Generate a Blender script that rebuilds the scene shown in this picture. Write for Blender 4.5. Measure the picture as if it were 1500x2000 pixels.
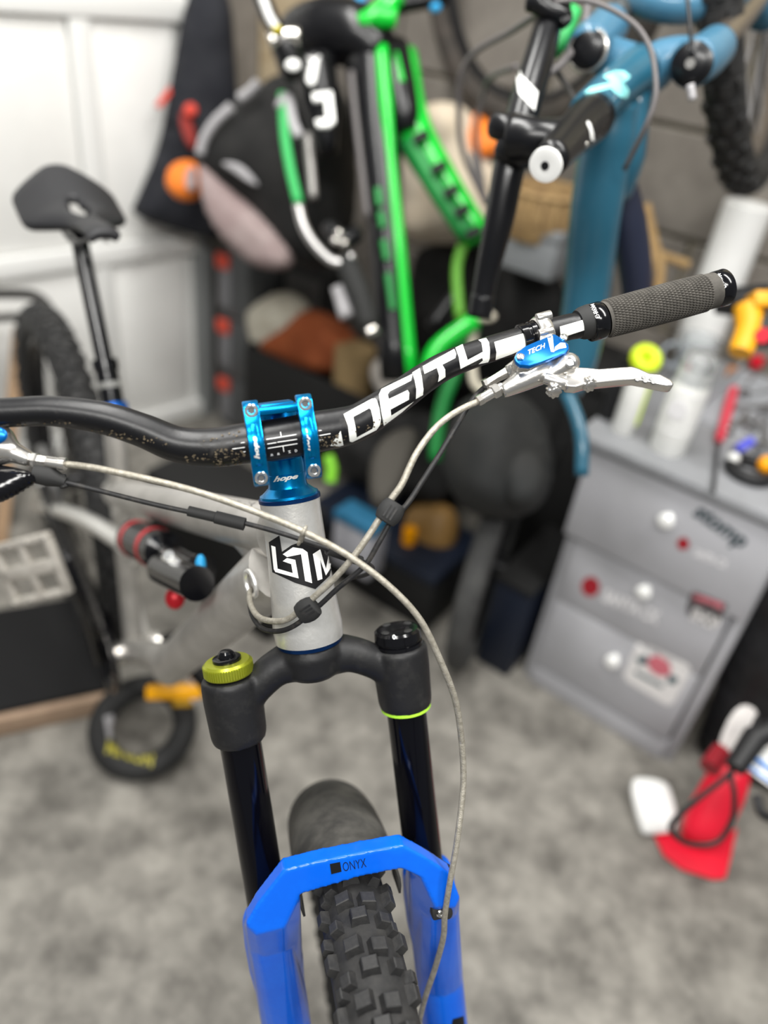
import bpy, bmesh, math, random
import numpy as np
from mathutils import Vector, Matrix, noise
from mathutils.bvhtree import BVHTree
from mathutils.geometry import tessellate_polygon
random.seed(7)
S = bpy.context.scene
for o in list(bpy.data.objects): bpy.data.objects.remove(o, do_unlink=True)
V = Vector
def nrm(v): return V(v).normalized()

# ------------------------------------------------------------------ camera
H, FPX = 1.3567, 1500.0
TH, RO = math.radians(35.5), math.radians(8.0)
R0 = V((1,0,0)); U0 = V((0,math.sin(TH),math.cos(TH))); FW = V((0,math.cos(TH),-math.sin(TH)))
CR = R0*math.cos(RO)+U0*math.sin(RO); CU = -R0*math.sin(RO)+U0*math.cos(RO)
CAM = V((0,0,H))
cd = bpy.data.cameras.new('camera'); cam = bpy.data.objects.new('camera', cd)
S.collection.objects.link(cam); S.camera = cam
cd.sensor_fit = 'VERTICAL'; cd.sensor_height = 36; cd.sensor_width = 27; cd.lens = 36*FPX/2000
cd.clip_start = .02
m3 = Matrix((CR, CU, -FW)).transposed()
cam.matrix_world = Matrix.Translation(CAM) @ m3.to_4x4()
cd.dof.use_dof = True; cd.dof.focus_distance = .645; cd.dof.aperture_fstop = 1.7
# ------------------------------------------------------------------ world, lamps, exposure
W = bpy.data.worlds.new('world'); S.world = W; W.use_nodes = True
W.node_tree.nodes['Background'].inputs[0].default_value = (.93,.97,1,1)
W.node_tree.nodes['Background'].inputs[1].default_value = .15
def lamp(name, loc, target, sx, sy, power, col=(1,.985,.95)):
    d = bpy.data.lights.new(name, 'AREA'); d.shape = 'RECTANGLE'; d.size = sx; d.size_y = sy
    d.energy = power; d.color = col
    o = bpy.data.objects.new(name, d); S.collection.objects.link(o)
    o.location = loc; o.rotation_euler = (V(target)-V(loc)).to_track_quat('-Z','Y').to_euler()
lamp('ceiling_strip_light', (-.55,.9,2.55), (-.55,.95,0), .22, 1.6, 31)
lamp('ceiling_strip_light', (.75,.55,2.55), (.7,.6,0), .22, 1.6, 30)
lamp('ceiling_strip_light', (-.1,-.9,2.5), (0,.6,.6), 1.5, .3, 36)
S.view_settings.view_transform = 'Standard'; S.view_settings.look = 'None'
S.view_settings.gamma = 1; S.view_settings.use_curve_mapping = False
S.view_settings.exposure = 0.55

# ------------------------------------------------------------------ pixel helpers (true 3-D points)
def ray(x,y): return FW + CR*((x-750)/FPX) + CU*((1000-y)/FPX)
def P(x,y,d): return CAM + ray(x,y)*d
def onplane(x,y,p,n):
    v = ray(x,y); return CAM + v*((V(p)-CAM).dot(n)/v.dot(n))
def G(x,y,h=0.0): return onplane(x,y,(0,0,h),V((0,0,1)))
def pxr(px,d): return px/FPX*d
# ------------------------------------------------------------------ materials
MATS = {}
def mat(name, col, rough=.5, metal=0, c2=None, ns=20, nlo=.4, nhi=.65, bump=0, bs=200, coat=0, alpha=1, trans=0, emit=0, det=4, spec=.35, rough2=None, aniso=None):
    if name in MATS: return MATS[name]
    m = bpy.data.materials.new(name); m.use_nodes = True; nt = m.node_tree; N = nt.nodes; L = nt.links
    b = N['Principled BSDF']
    b.inputs['Base Color'].default_value = (*col,1); b.inputs['Roughness'].default_value = rough
    b.inputs['Metallic'].default_value = metal; b.inputs['Coat Weight'].default_value = coat
    b.inputs['Coat Roughness'].default_value = .06
    b.inputs['Specular IOR Level'].default_value = spec
    b.inputs['Transmission Weight'].default_value = trans; b.inputs['Alpha'].default_value = alpha
    tc = N.new('ShaderNodeTexCoord'); co = tc.outputs['Object']
    if aniso:
        mp = N.new('ShaderNodeMapping'); mp.inputs['Scale'].default_value = aniso; L.new(co, mp.inputs[0]); co = mp.outputs[0]
    if c2 is not None:
        n = N.new('ShaderNodeTexNoise'); n.inputs['Scale'].default_value = ns; n.inputs['Detail'].default_value = det
        n.inputs['Roughness'].default_value = .65
        L.new(co, n.inputs['Vector'])
        r = N.new('ShaderNodeValToRGB'); r.color_ramp.elements[0].position = nlo; r.color_ramp.elements[1].position = nhi
        r.color_ramp.elements[0].color = (*col,1); r.color_ramp.elements[1].color = (*c2,1)
        L.new(n.outputs['Fac'], r.inputs[0]); L.new(r.outputs[0], b.inputs['Base Color'])
        if rough2 is not None:
            mr = N.new('ShaderNodeMapRange'); mr.inputs['From Min'].default_value = nlo; mr.inputs['From Max'].default_value = nhi
            mr.inputs['To Min'].default_value = rough; mr.inputs['To Max'].default_value = rough2
            L.new(n.outputs['Fac'], mr.inputs['Value']); L.new(mr.outputs[0], b.inputs['Roughness'])
    if bump:
        n2 = N.new('ShaderNodeTexNoise'); n2.inputs['Scale'].default_value = bs; n2.inputs['Detail'].default_value = 3
        L.new(co, n2.inputs['Vector'])
        bp = N.new('ShaderNodeBump'); bp.inputs['Strength'].default_value = bump; bp.inputs['Distance'].default_value = .002
        L.new(n2.outputs['Fac'], bp.inputs['Height']); L.new(bp.outputs[0], b.inputs['Normal'])
    MATS[name] = m; return m
# foreground
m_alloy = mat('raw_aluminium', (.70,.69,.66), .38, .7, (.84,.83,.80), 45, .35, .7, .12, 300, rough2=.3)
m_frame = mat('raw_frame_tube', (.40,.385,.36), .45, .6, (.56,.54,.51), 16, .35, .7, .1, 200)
m_silver = mat('machined_silver', (.64,.62,.585), .25, .9, (.55,.49,.42), 60, .55, .8)
m_polish = mat('polished_bolt', (.8,.8,.79), .2, 1)
m_hole = mat('socket_shadow_steel', (.12,.12,.12), .4, .8)
m_blue = mat('blue_anodised', (.0,.20,.50), .25, .85, (.0,.25,.58), 30)
m_navy = mat('navy_anodised', (.004,.035,.14), .28, .7)
m_cap = mat('blue_anodised_cap', (.0,.12,.42), .28, .55)
m_bar = mat('matt_black_carbon', (.005,.005,.006), .36, 0, (.035,.031,.026), 38, .58, .8, .05, 300, rough2=.75)
m_mud = mat('dried_mud', (.05,.038,.024), .9, 0, (.20,.16,.105), 140, .35, .7, .4, 500)
m_white = mat('white_print', (.80,.81,.77), .5, 0, (.62,.60,.50), 55, .55, .8)
m_wprint = mat('clean_white_print', (.9,.9,.88), .5)
m_etch = mat('etched_silver_print', (.75,.74,.70), .4, .3)
m_rub = mat('grey_grip_rubber', (.050,.046,.040), .8, 0, (.085,.078,.068), 90, .35, .7)
m_gloss = mat('gloss_black', (.003,.003,.004), .14, 0, spec=.4)
m_crown = mat('satin_black_crown', (.010,.010,.011), .5, 0, (.022,.0215,.021), 60, .5, .75, .06, 350)
m_stan = mat('black_stanchion', (.0015,.0015,.003), .12, .0, spec=.3)
m_fork = mat('blue_fork_paint', (.0,.105,.66), .34, 0, (.0,.125,.72), 25, coat=.4)
m_black = mat('black_print', (.006,.006,.007), .5)
m_lime = mat('lime_anodised', (.46,.50,.045), .3, .75)
m_limeband = mat('lime_band', (.42,.80,.05), .5)
m_hose = mat('braided_hose', (.27,.25,.205), .42, .35, (.38,.355,.30), 220, .4, .6, .3, 900, aniso=(1,1,1))
m_cable = mat('black_cable', (.012,.012,.013), .55, 0, (.045,.04,.035), 120, .5, .75)
m_rubber = mat('black_rubber', (.018,.018,.018), .7)
m_tyre = mat('tyre_rubber', (.014,.014,.0145), .72, 0, (.030,.029,.028), 40, .4, .7, .1, 300)
m_knob = mat('tread_rubber', (.017,.017,.0175), .6, 0, (.034,.033,.032), 60, .4, .7, .15, 300)
m_guard = mat('dusty_mudguard', (.035,.034,.032), .7, 0, (.105,.10,.09), 22, .35, .7)
# ------------------------------------------------------------------ mesh builder
class MB:
    def __init__(s): s.v=[]; s.f=[]
    def add(s, vs, fs):
        k=len(s.v); s.v += [V(p) for p in vs]; s.f += [tuple(i+k for i in f) for f in fs]; return s
    def tube(s, path, r, n=14, cap=True, closed=False, flat=None, up=None):
        pts=[V(p) for p in path]; m=len(pts)
        rr = r if isinstance(r,(list,tuple)) else [r]*m
        T=[]
        for i in range(m):
            a=pts[(i-1)%m] if (closed or i>0) else pts[i]; b=pts[(i+1)%m] if (closed or i<m-1) else pts[i]
            T.append((b-a).normalized())
        u = V(up) if up is not None else (V((0,0,1)) if abs(T[0].z)<.9 else V((1,0,0)))
        u=(u-T[0]*u.dot(T[0])).normalized(); vs=[]
        for i in range(m):
            if up is not None:
                u=V(up); 
            u=(u-T[i]*u.dot(T[i])).normalized(); w=T[i].cross(u)
            for j in range(n):
                t=2*math.pi*j/n; k=flat if flat else 1
                vs.append(pts[i]+(u*math.cos(t)*k+w*math.sin(t))*rr[i])
        fs=[]
        for i in range(m if closed else m-1):
            i2=(i+1)%m
            for j in range(n):
                j2=(j+1)%n; fs.append((i*n+j,i*n+j2,i2*n+j2,i2*n+j))
        if cap and not closed:
            fs.append(tuple(range(n))[::-1]); fs.append(tuple((m-1)*n+j for j in range(n)))
        return s.add(vs,fs)
    def cyl(s,p0,p1,r0,r1=None,n=24): return s.tube([p0,p1],[r0,r0 if r1 is None else r1],n)
    def lathe(s,p,ax,prof,n=32):
        ax=nrm(ax); p=V(p); return s.tube_prof(p,ax,prof,n)
    def tube_prof(s,p,ax,prof,n):
        u=V((0,0,1)) if abs(ax.z)<.9 else V((1,0,0)); u=(u-ax*u.dot(ax)).normalized(); w=ax.cross(u)
        vs=[];fs=[]
        for t,r in prof:
            for j in range(n):
                a=2*math.pi*j/n; vs.append(p+ax*t+(u*math.cos(a)+w*math.sin(a))*max(r,1e-5))
        for i in range(len(prof)-1):
            for j in range(n):
                j2=(j+1)%n; fs.append((i*n+j,i*n+j2,(i+1)*n+j2,(i+1)*n+j))
        fs.append(tuple(range(n))[::-1]); fs.append(tuple((len(prof)-1)*n+j for j in range(n)))
        return s.add(vs,fs)
    def box(s,c,ex,ey,ez):
        c,ex,ey,ez=V(c),V(ex),V(ey),V(ez)
        vs=[c+ex*a+ey*b+ez*d for a in(-1,1) for b in(-1,1) for d in(-1,1)]
        return s.add(vs,[(0,1,3,2),(4,6,7,5),(0,4,5,1),(2,3,7,6),(0,2,6,4),(1,5,7,3)])
    def prism(s,poly,th):
        th=V(th); n=len(poly); a=[V(p) for p in poly]
        return s.add(a+[p+th for p in a],[tuple(range(n))[::-1],tuple(range(n,2*n))]+[(i,(i+1)%n,n+(i+1)%n,n+i) for i in range(n)])
    def ball(s,c,ex,ey,ez,n=20,m=12,amp=0,fr=3,seed=0):
        c,ex,ey,ez=V(c),V(ex),V(ey),V(ez); vs=[];fs=[]
        for i in range(m+1):
            p=math.pi*i/m
            for j in range(n):
                t=2*math.pi*j/n; q=V((math.sin(p)*math.cos(t),math.sin(p)*math.sin(t),math.cos(p)))
                k=1+amp*noise.noise(q*fr+V((seed,seed*2.3,0)))
                vs.append(c+(ex*q.x+ey*q.y+ez*q.z)*k)
        for i in range(m):
            for j in range(n):
                j2=(j+1)%n; fs.append((i*n+j,i*n+j2,(i+1)*n+j2,(i+1)*n+j))
        return s.add(vs,fs)
    def torus(s,c,ax,R,r,n=64,m=16,a0=0,a1=2*math.pi,u=None,flat=1):
        ax=nrm(ax); u=V(u) if u is not None else (V((0,0,1)) if abs(ax.z)<.9 else V((1,0,0))); u=(u-ax*u.dot(ax)).normalized(); w=ax.cross(u)
        full=abs(a1-a0-2*math.pi)<1e-6; k=n if full else n+1; vs=[];fs=[]
        for i in range(k):
            t=a0+(a1-a0)*i/n; d=u*math.cos(t)+w*math.sin(t)
            for j in range(m):
                q=2*math.pi*j/m; vs.append(V(c)+d*(R+r*math.cos(q)*flat)+ax*r*math.sin(q))
        for i in range(n):
            i2=(i+1)%k
            for j in range(m):
                j2=(j+1)%m; fs.append((i*m+j,i*m+j2,i2*m+j2,i2*m+j))
        if not full: fs.append(tuple(range(m))[::-1]); fs.append(tuple((k-1)*m+j for j in range(m)))
        return s.add(vs,fs)
def hull(mb,pts):
    bm=bmesh.new()
    for p in pts: bm.verts.new(p)
    r=bmesh.ops.convex_hull(bm,input=bm.verts); 
    dead=[v for v in bm.verts if not v.link_faces]; bmesh.ops.delete(bm,geom=dead,context='VERTS')
    bm.verts.index_update(); mb.add([v.co.copy() for v in bm.verts],[[v.index for v in f.verts] for f in bm.faces]); bm.free(); return mb
def rootof(o):
    while o.parent: o=o.parent
    return o
def build(mb, name, m, parent=None, sharp=35, bev=0, seg=2, vox=0, smooth=0, sub=0, flatshade=False, bake=True):
    off = rootof(parent).location.copy() if parent else V((0,0,0))
    me=bpy.data.meshes.new(name); me.from_pydata([tuple(p-off) for p in mb.v],[],mb.f)
    bm=bmesh.new(); bm.from_mesh(me); bmesh.ops.recalc_face_normals(bm,faces=bm.faces); bm.to_mesh(me); bm.free()
    if isinstance(m,(list,tuple)):
        for q in m: me.materials.append(q)
    else: me.materials.append(m)
    o=bpy.data.objects.new(name,me); S.collection.objects.link(o)
    if parent: o.parent=parent
    md=False
    if vox: q=o.modifiers.new('r','REMESH'); q.mode='VOXEL'; q.voxel_size=vox; q.use_smooth_shade=True; md=True
    if smooth: q=o.modifiers.new('s','SMOOTH'); q.factor=.5; q.iterations=smooth; md=True
    if bev: q=o.modifiers.new('b','BEVEL'); q.width=bev; q.segments=seg; q.limit_method='ANGLE'; q.angle_limit=math.radians(40); md=True
    if sub: q=o.modifiers.new('u','SUBSURF'); q.levels=sub; q.render_levels=sub; md=True
    if md and bake:
        dg=bpy.context.evaluated_depsgraph_get(); dg.update()
        me2=bpy.data.meshes.new_from_object(o.evaluated_get(dg)); o.modifiers.clear(); o.data=me2; me2.name=name; me=me2
    if not flatshade:
        me.shade_smooth()
        if sharp<180: me.set_sharp_from_angle(angle=math.radians(sharp))
    return o
def tag(o,label=None,cat=None,group=None,kind=None):
    if label: o['label']=label
    if cat: o['category']=cat
    if group: o['group']=group
    if kind: o['kind']=kind
    return o
def thing(name,label,cat,loc,group=None):
    o=bpy.data.objects.new(name,None); S.collection.objects.link(o); o.location=V(loc); o.empty_display_size=.05
    return tag(o,label,cat,group)
def single(mb,name,m,label,cat,group=None,**k):
    # one-mesh thing with its origin at its base
    c=V((sum(p.x for p in mb.v)/len(mb.v),sum(p.y for p in mb.v)/len(mb.v),min(p.z for p in mb.v)))
    mb.v=[p-c for p in mb.v]
    o=build(mb,name,m,**k); o.location=c
    return tag(o,label,cat,group)
def cat_rom(pts,k=8):
    p=[V(q) for q in pts]; p=[p[0]*2-p[1]]+p+[p[-1]*2-p[-2]]; out=[]
    for i in range(1,len(p)-2):
        for j in range(k):
            t=j/k; a,b,c,d=p[i-1],p[i],p[i+1],p[i+2]
            out.append(.5*((2*b)+(c-a)*t+(2*a-5*b+4*c-d)*t*t+(3*b-a-3*c+d)*t**3))
    out.append(p[-2]); return out
def lerpl(vals,k=8):
    out=[]
    for i in range(len(vals)-1):
        for j in range(k): out.append(vals[i]+(vals[i+1]-vals[i])*j/k)
    out.append(vals[-1]); return out
# flat print projected on a surface, then left lying on it with real geometry
def px_mesh(polys,step=6):
    bm=bmesh.new()
    for pl in polys:
        loops=pl if isinstance(pl[0][0],(tuple,list)) else [pl]
        L3=[[V((p[0],p[1],0)) for p in l] for l in loops]; flat=[p for l in L3 for p in l]
        vs=[bm.verts.new(p) for p in flat]
        for t in tessellate_polygon(L3):
            try: bm.faces.new([vs[i] for i in t])
            except ValueError: pass
    return cutgrid(bm,step)
def cutgrid(bm,step):
    if step and len(bm.verts):
        for ax in (0,1):
            lo=min(v.co[ax] for v in bm.verts); hi=max(v.co[ax] for v in bm.verts); x=lo+step
            while x<hi:
                pc=V((0,0,0)); pc[ax]=x; nn=V((0,0,0)); nn[ax]=1
                bmesh.ops.bisect_plane(bm,geom=bm.verts[:]+bm.edges[:]+bm.faces[:],plane_co=pc,plane_no=nn,dist=1e-5); x+=step
    return bm
def text_px(txt,o,r,u,size=1.0,bold=0.0,shear=0,step=6,sx=1.0):
    cu=bpy.data.curves.new('t','FONT'); cu.body=txt; cu.size=1; cu.offset=bold; cu.shear=shear; cu.resolution_u=3
    ob=bpy.data.objects.new('t',cu); S.collection.objects.link(ob)
    dg=bpy.context.evaluated_depsgraph_get(); dg.update(); me=bpy.data.meshes.new_from_object(ob.evaluated_get(dg))
    bpy.data.objects.remove(ob); bm=bmesh.new(); bm.from_mesh(me)
    w=max(v.co.x for v in bm.verts)
    for v in bm.verts:
        x=v.co.x/w; y=v.co.y
        v.co=V((o[0]+r[0]*x+u[0]*y/.7, o[1]+r[1]*x+u[1]*y/.7,0))
    bmesh.ops.triangulate(bm,faces=bm.faces)
    return cutgrid(bm,step)
def bvh_of(objs):
    vs=[];fs=[]
    for o in (objs if isinstance(objs,(list,tuple)) else [objs]):
        k=len(vs); off=rootof(o).location
        vs+=[v.co+off for v in o.data.vertices]; fs+=[tuple(i+k for i in p.vertices) for p in o.data.polygons]
    return BVHTree.FromPolygons(vs,fs)
def decal(bm,target,name,m,parent,lift=.0004,label=None):
    bv=bvh_of(target); off=rootof(parent).location; bad=[]
    for v in bm.verts:
        d=ray(v.co.x,v.co.y).normalized(); h=bv.ray_cast(CAM,d)
        if h[0] is None: bad.append(v); continue
        nn=h[1] if h[1].dot(d)<0 else -h[1]
        v.co=h[0]+nn*lift-off
    if bad: bmesh.ops.delete(bm,geom=bad,context='VERTS')
    me=bpy.data.meshes.new(name); bm.to_mesh(me); bm.free(); me.materials.append(m); me.shade_smooth()
    o=bpy.data.objects.new(name,me); S.collection.objects.link(o); o.parent=parent
    if label: o['label']=label
    return o
def inpoly(x,y,p):
    c=False;j=len(p)-1
    for i in range(len(p)):
        if (p[i][1]>y)!=(p[j][1]>y) and x<(p[j][0]-p[i][0])*(y-p[i][1])/(p[j][1]-p[i][1])+p[i][0]: c=not c
        j=i
    return c
def puff(mb,poly,pt,nn,th,k=.5,amp=.15,fr=8,step=None,back=1.0,seed=0):
    """soft padded body: px outline on the plane (pt,nn) swollen to thickness th on both sides"""
    nn=nrm(nn)
    if nn.dot(FW)>0: nn=-nn
    p3=[onplane(x,y,pt,nn) for x,y in poly]
    u=nrm(p3[1]-p3[0]); w=nn.cross(u)
    q=[((p-V(pt)).dot(u),(p-V(pt)).dot(w)) for p in p3]
    # round the outline
    for _ in range(2):
        q2=[]
        for i in range(len(q)):
            a=q[i];b=q[(i+1)%len(q)]; q2+=[(a[0]*.75+b[0]*.25,a[1]*.75+b[1]*.25),(a[0]*.25+b[0]*.75,a[1]*.25+b[1]*.75)]
        q=q2
    ext=max(max(a[i] for a in q)-min(a[i] for a in q) for i in (0,1)); step=step or ext/16
    bm=px_mesh([q],step); bmesh.ops.triangulate(bm,faces=bm.faces)
    segs=[(q[i],q[(i+1)%len(q)]) for i in range(len(q))]
    def dist(x,y):
        best=9
        for (ax,ay),(bx,by) in segs:
            dx,dy=bx-ax,by-ay; L=dx*dx+dy*dy or 1e-9; t=max(0,min(1,((x-ax)*dx+(y-ay)*dy)/L)); best=min(best,math.hypot(x-ax-t*dx,y-ay-t*dy))
        return best
    bm.verts.ensure_lookup_table(); D=max(dist(v.co.x,v.co.y) for v in bm.verts)*k
    fr_v=[];bk={};vs=[]
    for v in bm.verts:
        d=dist(v.co.x,v.co.y); t=min(1,d/D); hgt=math.sqrt(max(0,1-(1-t)**2)); c=V(pt)+u*v.co.x+w*v.co.y
        nz=noise.noise(c*fr+V((seed,0,0)))
        vs.append((c,hgt,nz,d<1e-4))
    n=len(vs); out=[c+nn*(th*.5*h*(1+amp*z*2)) for c,h,z,e in vs]; idx=list(range(n))
    for i,(c,h,z,e) in enumerate(vs):
        if e: bk[i]=i
        else: bk[i]=len(out); out.append(c-nn*(th*.5*h*back))
    fs=[]
    for f in bm.faces:
        t=[v.index for v in f.verts]; fs.append(tuple(t)); b=tuple(bk[i] for i in t)[::-1]
        if set(b)!=set(t): fs.append(b)
    bm.free(); return mb.add(out,fs)
def slab(mb,poly,pt,nn,th):
    """px outline on the plane (pt,nn), thickness th away from the camera"""
    nn=nrm(nn)
    if nn.dot(FW)<0: nn=-nn
    return mb.prism([onplane(x,y,pt,nn) for x,y in poly],nn*th)

# ================================================================== ROOM (structure)
EW = nrm((.847,-.53,0)); NW = nrm((.53,.847,0))        # along / into the block wall
WALLP = V((.72,1.86,0))
m_floor = mat('concrete_floor', (.105,.098,.086), .6, 0, (.29,.274,.243), 10, .36, .64, .15, 60, det=10)
m_block = mat('concrete_block', (.155,.138,.120), .85, 0, (.215,.195,.170), 14, .3, .7, .3, 120)
m_mortar = mat('tan_mortar', (.30,.265,.185), .9, 0, (.36,.32,.23), 40, .4, .6, .2, 200)
m_panel = mat('white_door_panel', (.86,.855,.83), .38, 0, (.80,.795,.77), 4)
m_rail = mat('white_door_rail', (.80,.80,.78), .4)
m_gasket = mat('grey_door_edge', (.25,.26,.26), .5)
mb=MB(); mb.box((0.2,1.2,-.05),(3.2,0,0),(0,3.2,0),(0,0,.05)); fl=build(mb,'floor',m_floor); fl['kind']='structure'
# back block wall
wl=thing('wall_right',None,None,WALLP+V((0,0,0))); wl['kind']='structure'
mb=MB(); mb.box(WALLP+NW*.06+V((0,0,1.25))-EW*.2,EW*1.45,NW*.05,V((0,0,1.25))); build(mb,'mortar_bed',m_mortar,wl)
bw,bh=.45,.225; me0=None
for rI in range(1,7):
    for cI in range(-4,4):
        c=WALLP+EW*(cI*bw+(bw/2 if rI%2 else 0)-.1)+NW*.005+V((0,0,rI*bh+bh/2))
        if me0 is None:
            mb=MB(); mb.box((0,0,0),EW*.22,NW*.012,V((0,0,.1075))); b0=build(mb,'block',m_block,None,bev=.004,seg=1); me0=b0.data
            b0.parent=wl; b=b0
        else:
            b=bpy.data.objects.new('block',me0); S.collection.objects.link(b); b.parent=wl
        b.location=c-wl.location+NW*random.uniform(-.003,.003)
# white panelled door / partition on the left
GD=nrm((.673,.74,0)); GN=nrm((.74,-.673,0)); GP=onplane(398,700,(0,2.35,0),V((0,1,0))); GP.z=0
dr=thing('door_1',None,None,GP); dr['kind']='structure'
def gpt(x,y,off=0): return onplane(x,y,GP+GN*off,GN)
def gs(p): return (V(p)-GP).dot(GD)
zr=[gpt(200,497).z, gpt(200,8).z]
mb=MB(); mb.box(GP-GD*.75+V((0,0,.95))-GN*.03,GD*.75,GN*.012,V((0,0,.95))); build(mb,'door_skin',m_panel,dr)
sx=gs(gpt(168,200)); sx2=-1.5
for za,zb in ((.05,zr[0]-.03),(zr[0]+.03,zr[1]-.03),(zr[1]+.03,1.85)):
    for xa,xb in ((sx2,sx-.03),(sx+.03,-.06)):
        mb=MB(); mb.box(GP+GD*((xa+xb)/2)+V((0,0,(za+zb)/2))-GN*.012,GD*((xb-xa)/2),GN*.008,V((0,0,(zb-za)/2))); build(mb,'panel',m_panel,dr,bev=.006)
for z in (.03,zr[0],zr[1]):
    mb=MB(); mb.box(GP-GD*.75+V((0,0,z)),GD*.75,GN*.016,V((0,0,.028))); build(mb,'rail',m_rail,dr,bev=.005)
mb=MB(); mb.box(GP+GD*(sx)+V((0,0,.95)),GD*.026,GN*.010,V((0,0,.95))); build(mb,'stile',m_rail,dr,bev=.004)
mb=MB(); mb.box(GP+GD*.0+V((0,0,.95)),GD*.022,GN*.03,V((0,0,.95))); build(mb,'door_post',m_gasket,dr,bev=.004)
mb=MB(); mb.box(GP+GD*.13+V((0,0,1.25))-GN*.06,GD*.10,GN*.02,V((0,0,1.25))); w2=build(mb,'wall_left',m_block); w2['kind']='structure'

# ================================================================== THE NEAR BIKE
T=P(566,975,.665); C=P(604,1245,.691); aA=nrm(C-T)
L_=P(940,780,.665)-P(120,905,.605); lL=nrm(L_-aA*L_.dot(aA)); fF=lL.cross(aA)
if fF.dot(FW)>0: fF=-fF
fF.normalize()
def K(l,a,f): return C+lL*l+aA*a+fF*f
def FK(x,y,f): return onplane(x,y,C+fF*f,fF)
hH=nrm((-.588,.809,0)); nP=aA.cross(hH).normalized()
if nP.dot(FW)<0: nP=-nP
def FP(x,y,o=0): return onplane(x,y,C+nP*o,nP)
WC=K(.002,.57,.044)
bike=thing('mountain_bike','bare aluminium mountain bike with blue fork and black riser bar, nearest the camera','bicycle',(WC.x,WC.y,0))

# ---- head tube, headset, badge
mb=MB(); ax=(T-C); hl=ax.length; ax.normalize()
mb.tube_prof(C,ax,[(0,.0305),(.012,.0312),(.03,.0295),(.075,.0265),(hl-.01,.0258),(hl,.0262)],56)
ht=build(mb,'head_tube',m_alloy,bike)
m_badge=m_black
def Q(pts): return [(400+x/2.727,750+y/2.727) for x,y in pts]
decal(px_mesh([Q([(343,842),(398,806),(405,850),(412,893),(462,858),(520,838),(600,846),(650,874),(668,905),(672,985),(662,1022),(588,1092),(480,1058),(362,1002)])]),ht,'head_badge',m_black,ht,.0005,'black hexagon badge')
gl=[[(358,858),(380,866),(392,982),(470,1006),(462,958),(418,942),(440,925),(482,935),(500,1034),(380,1000),(372,985)],
    [(418,905),(470,868),(520,876),(545,895),(570,1060),(534,1048),(512,905),(440,920)],
    [(572,905),(610,880),(640,985),(655,905),(668,935),(662,985),(640,1020),(610,935),(622,1038),(598,1046)]]
decal(px_mesh([Q(g) for g in gl]),ht,'badge_letters',m_wprint,ht,.0010,'white letters on the badge')
mb=MB(); mb.tube_prof(C,ax,[(-.006,.0255),(-.004,.029),(.0,.0300)],48); build(mb,'lower_headset',m_navy,bike)
mb=MB(); mb.tube_prof(T,ax,[(0,.0268),(.003,.0268),(.0035,.0262)],56); build(mb,'upper_headset',m_navy,bike)
mb=MB(); mb.tube_prof(T,ax,[(.0035,.0255),(.0055,.0252),(.006,.0238),(.0095,.0195),(.0115,.0175)],56); build(mb,'headset_cover',m_blue,bike)
mb=MB(); mb.tube_prof(T,ax,[(.0115,.0172),(.014,.0166),(.023,.0166),(.0234,.0163),(.0238,.0166),(.036,.0166),(.0364,.0163),(.0368,.0166),(.046,.0166),(.048,.0155)],56); sp=build(mb,'steerer_spacer',m_blue,bike)
def hope(o,r,u,tgt,par,lift=.0004): return decal(text_px('hope',o,r,u,bold=.045,shear=.25,step=3),tgt,'etched_lettering',m_etch,par,lift)
hope((534,941),(47,-7),(2,-9.5),sp,sp)

# ---- handlebar
BP=[(-160,806),(0,806),(100,803),(200,816),(277,840),(347,868),(416,874),(480,866),(550,857),(620,843),(665,835),(700,825),(736,803),(784,771),(830,738),(875,712),(945,686),(1060,652),(1110,639),(1162,628),(1415,562)]
BR=[.0112,.0113,.0117,.0128,.0133,.0142,.0155,.0164,.0166,.0165,.0160,.0153,.0145,.0132,.0122,.0115,.0110,.0110,.0110,.0110,.0110]
def bd(x): return .612+(x-550)*(.000075 if x>550 else .00004)
bpath=cat_rom([P(x,y,bd(x)) for x,y in BP],8)
mb=MB(); mb.tube(bpath,lerpl(BR,8),40); bar=build(mb,'handlebar',m_bar,bike)
def D7(pts): return [(640+x/4.1667,640+y/4.1667) for x,y in pts]
def D2(pts): return [(850+x/2.5,500+y/2.5) for x,y in pts]
letters=[
 [D7([(20,960),(105,840),(128,955),(95,965)])],
 [D7([(130,705),(360,580),(388,577),(402,598),(420,660),(433,740),(426,790),(395,832),(200,930),(178,925),(165,800)]),D7([(208,727),(338,657),(352,668),(366,730),(374,790),(362,822),(235,892),(228,820)])],
 [D7([(418,545),(440,500),(690,378),(679,432),(505,520),(488,545),(497,582),(650,508),(663,530),(660,585),(510,666),(516,714),(700,600),(600,690),(455,797),(436,690)])],
 [D7([(690,367),(750,330),(765,400),(778,500),(774,547),(716,580),(720,500),(708,430)])],
 [D7([(774,316),(1030,175),(1046,215),(1038,248),(932,302),(955,340),(957,400),(896,441),(905,390),(888,328),(788,377)])],
 [D7([(1040,165),(1098,136),(1115,190),(1138,262),(1262,196),(1252,122),(1226,101),(1290,85),(1312,120),(1320,180),(1318,250),(1305,280),(1226,296),(1262,265),(1256,246),(1080,335),(1075,300),(1066,240)])],
 [D7([(1355,118),(1500,74),(1600,45),(1615,160),(1500,214),(1365,262),(1372,200)])],
 [D2([(608,345),(764,300),(770,348),(612,400)])]]
for k_,lt in enumerate(letters): decal(px_mesh([lt if len(lt)>1 else lt[0]],4),bar,'bar_lettering',m_white,bar,.0003)
def C6(pts): return [(440+x/6.818,750+y/6.818) for x,y in pts]
ln=[]
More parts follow.
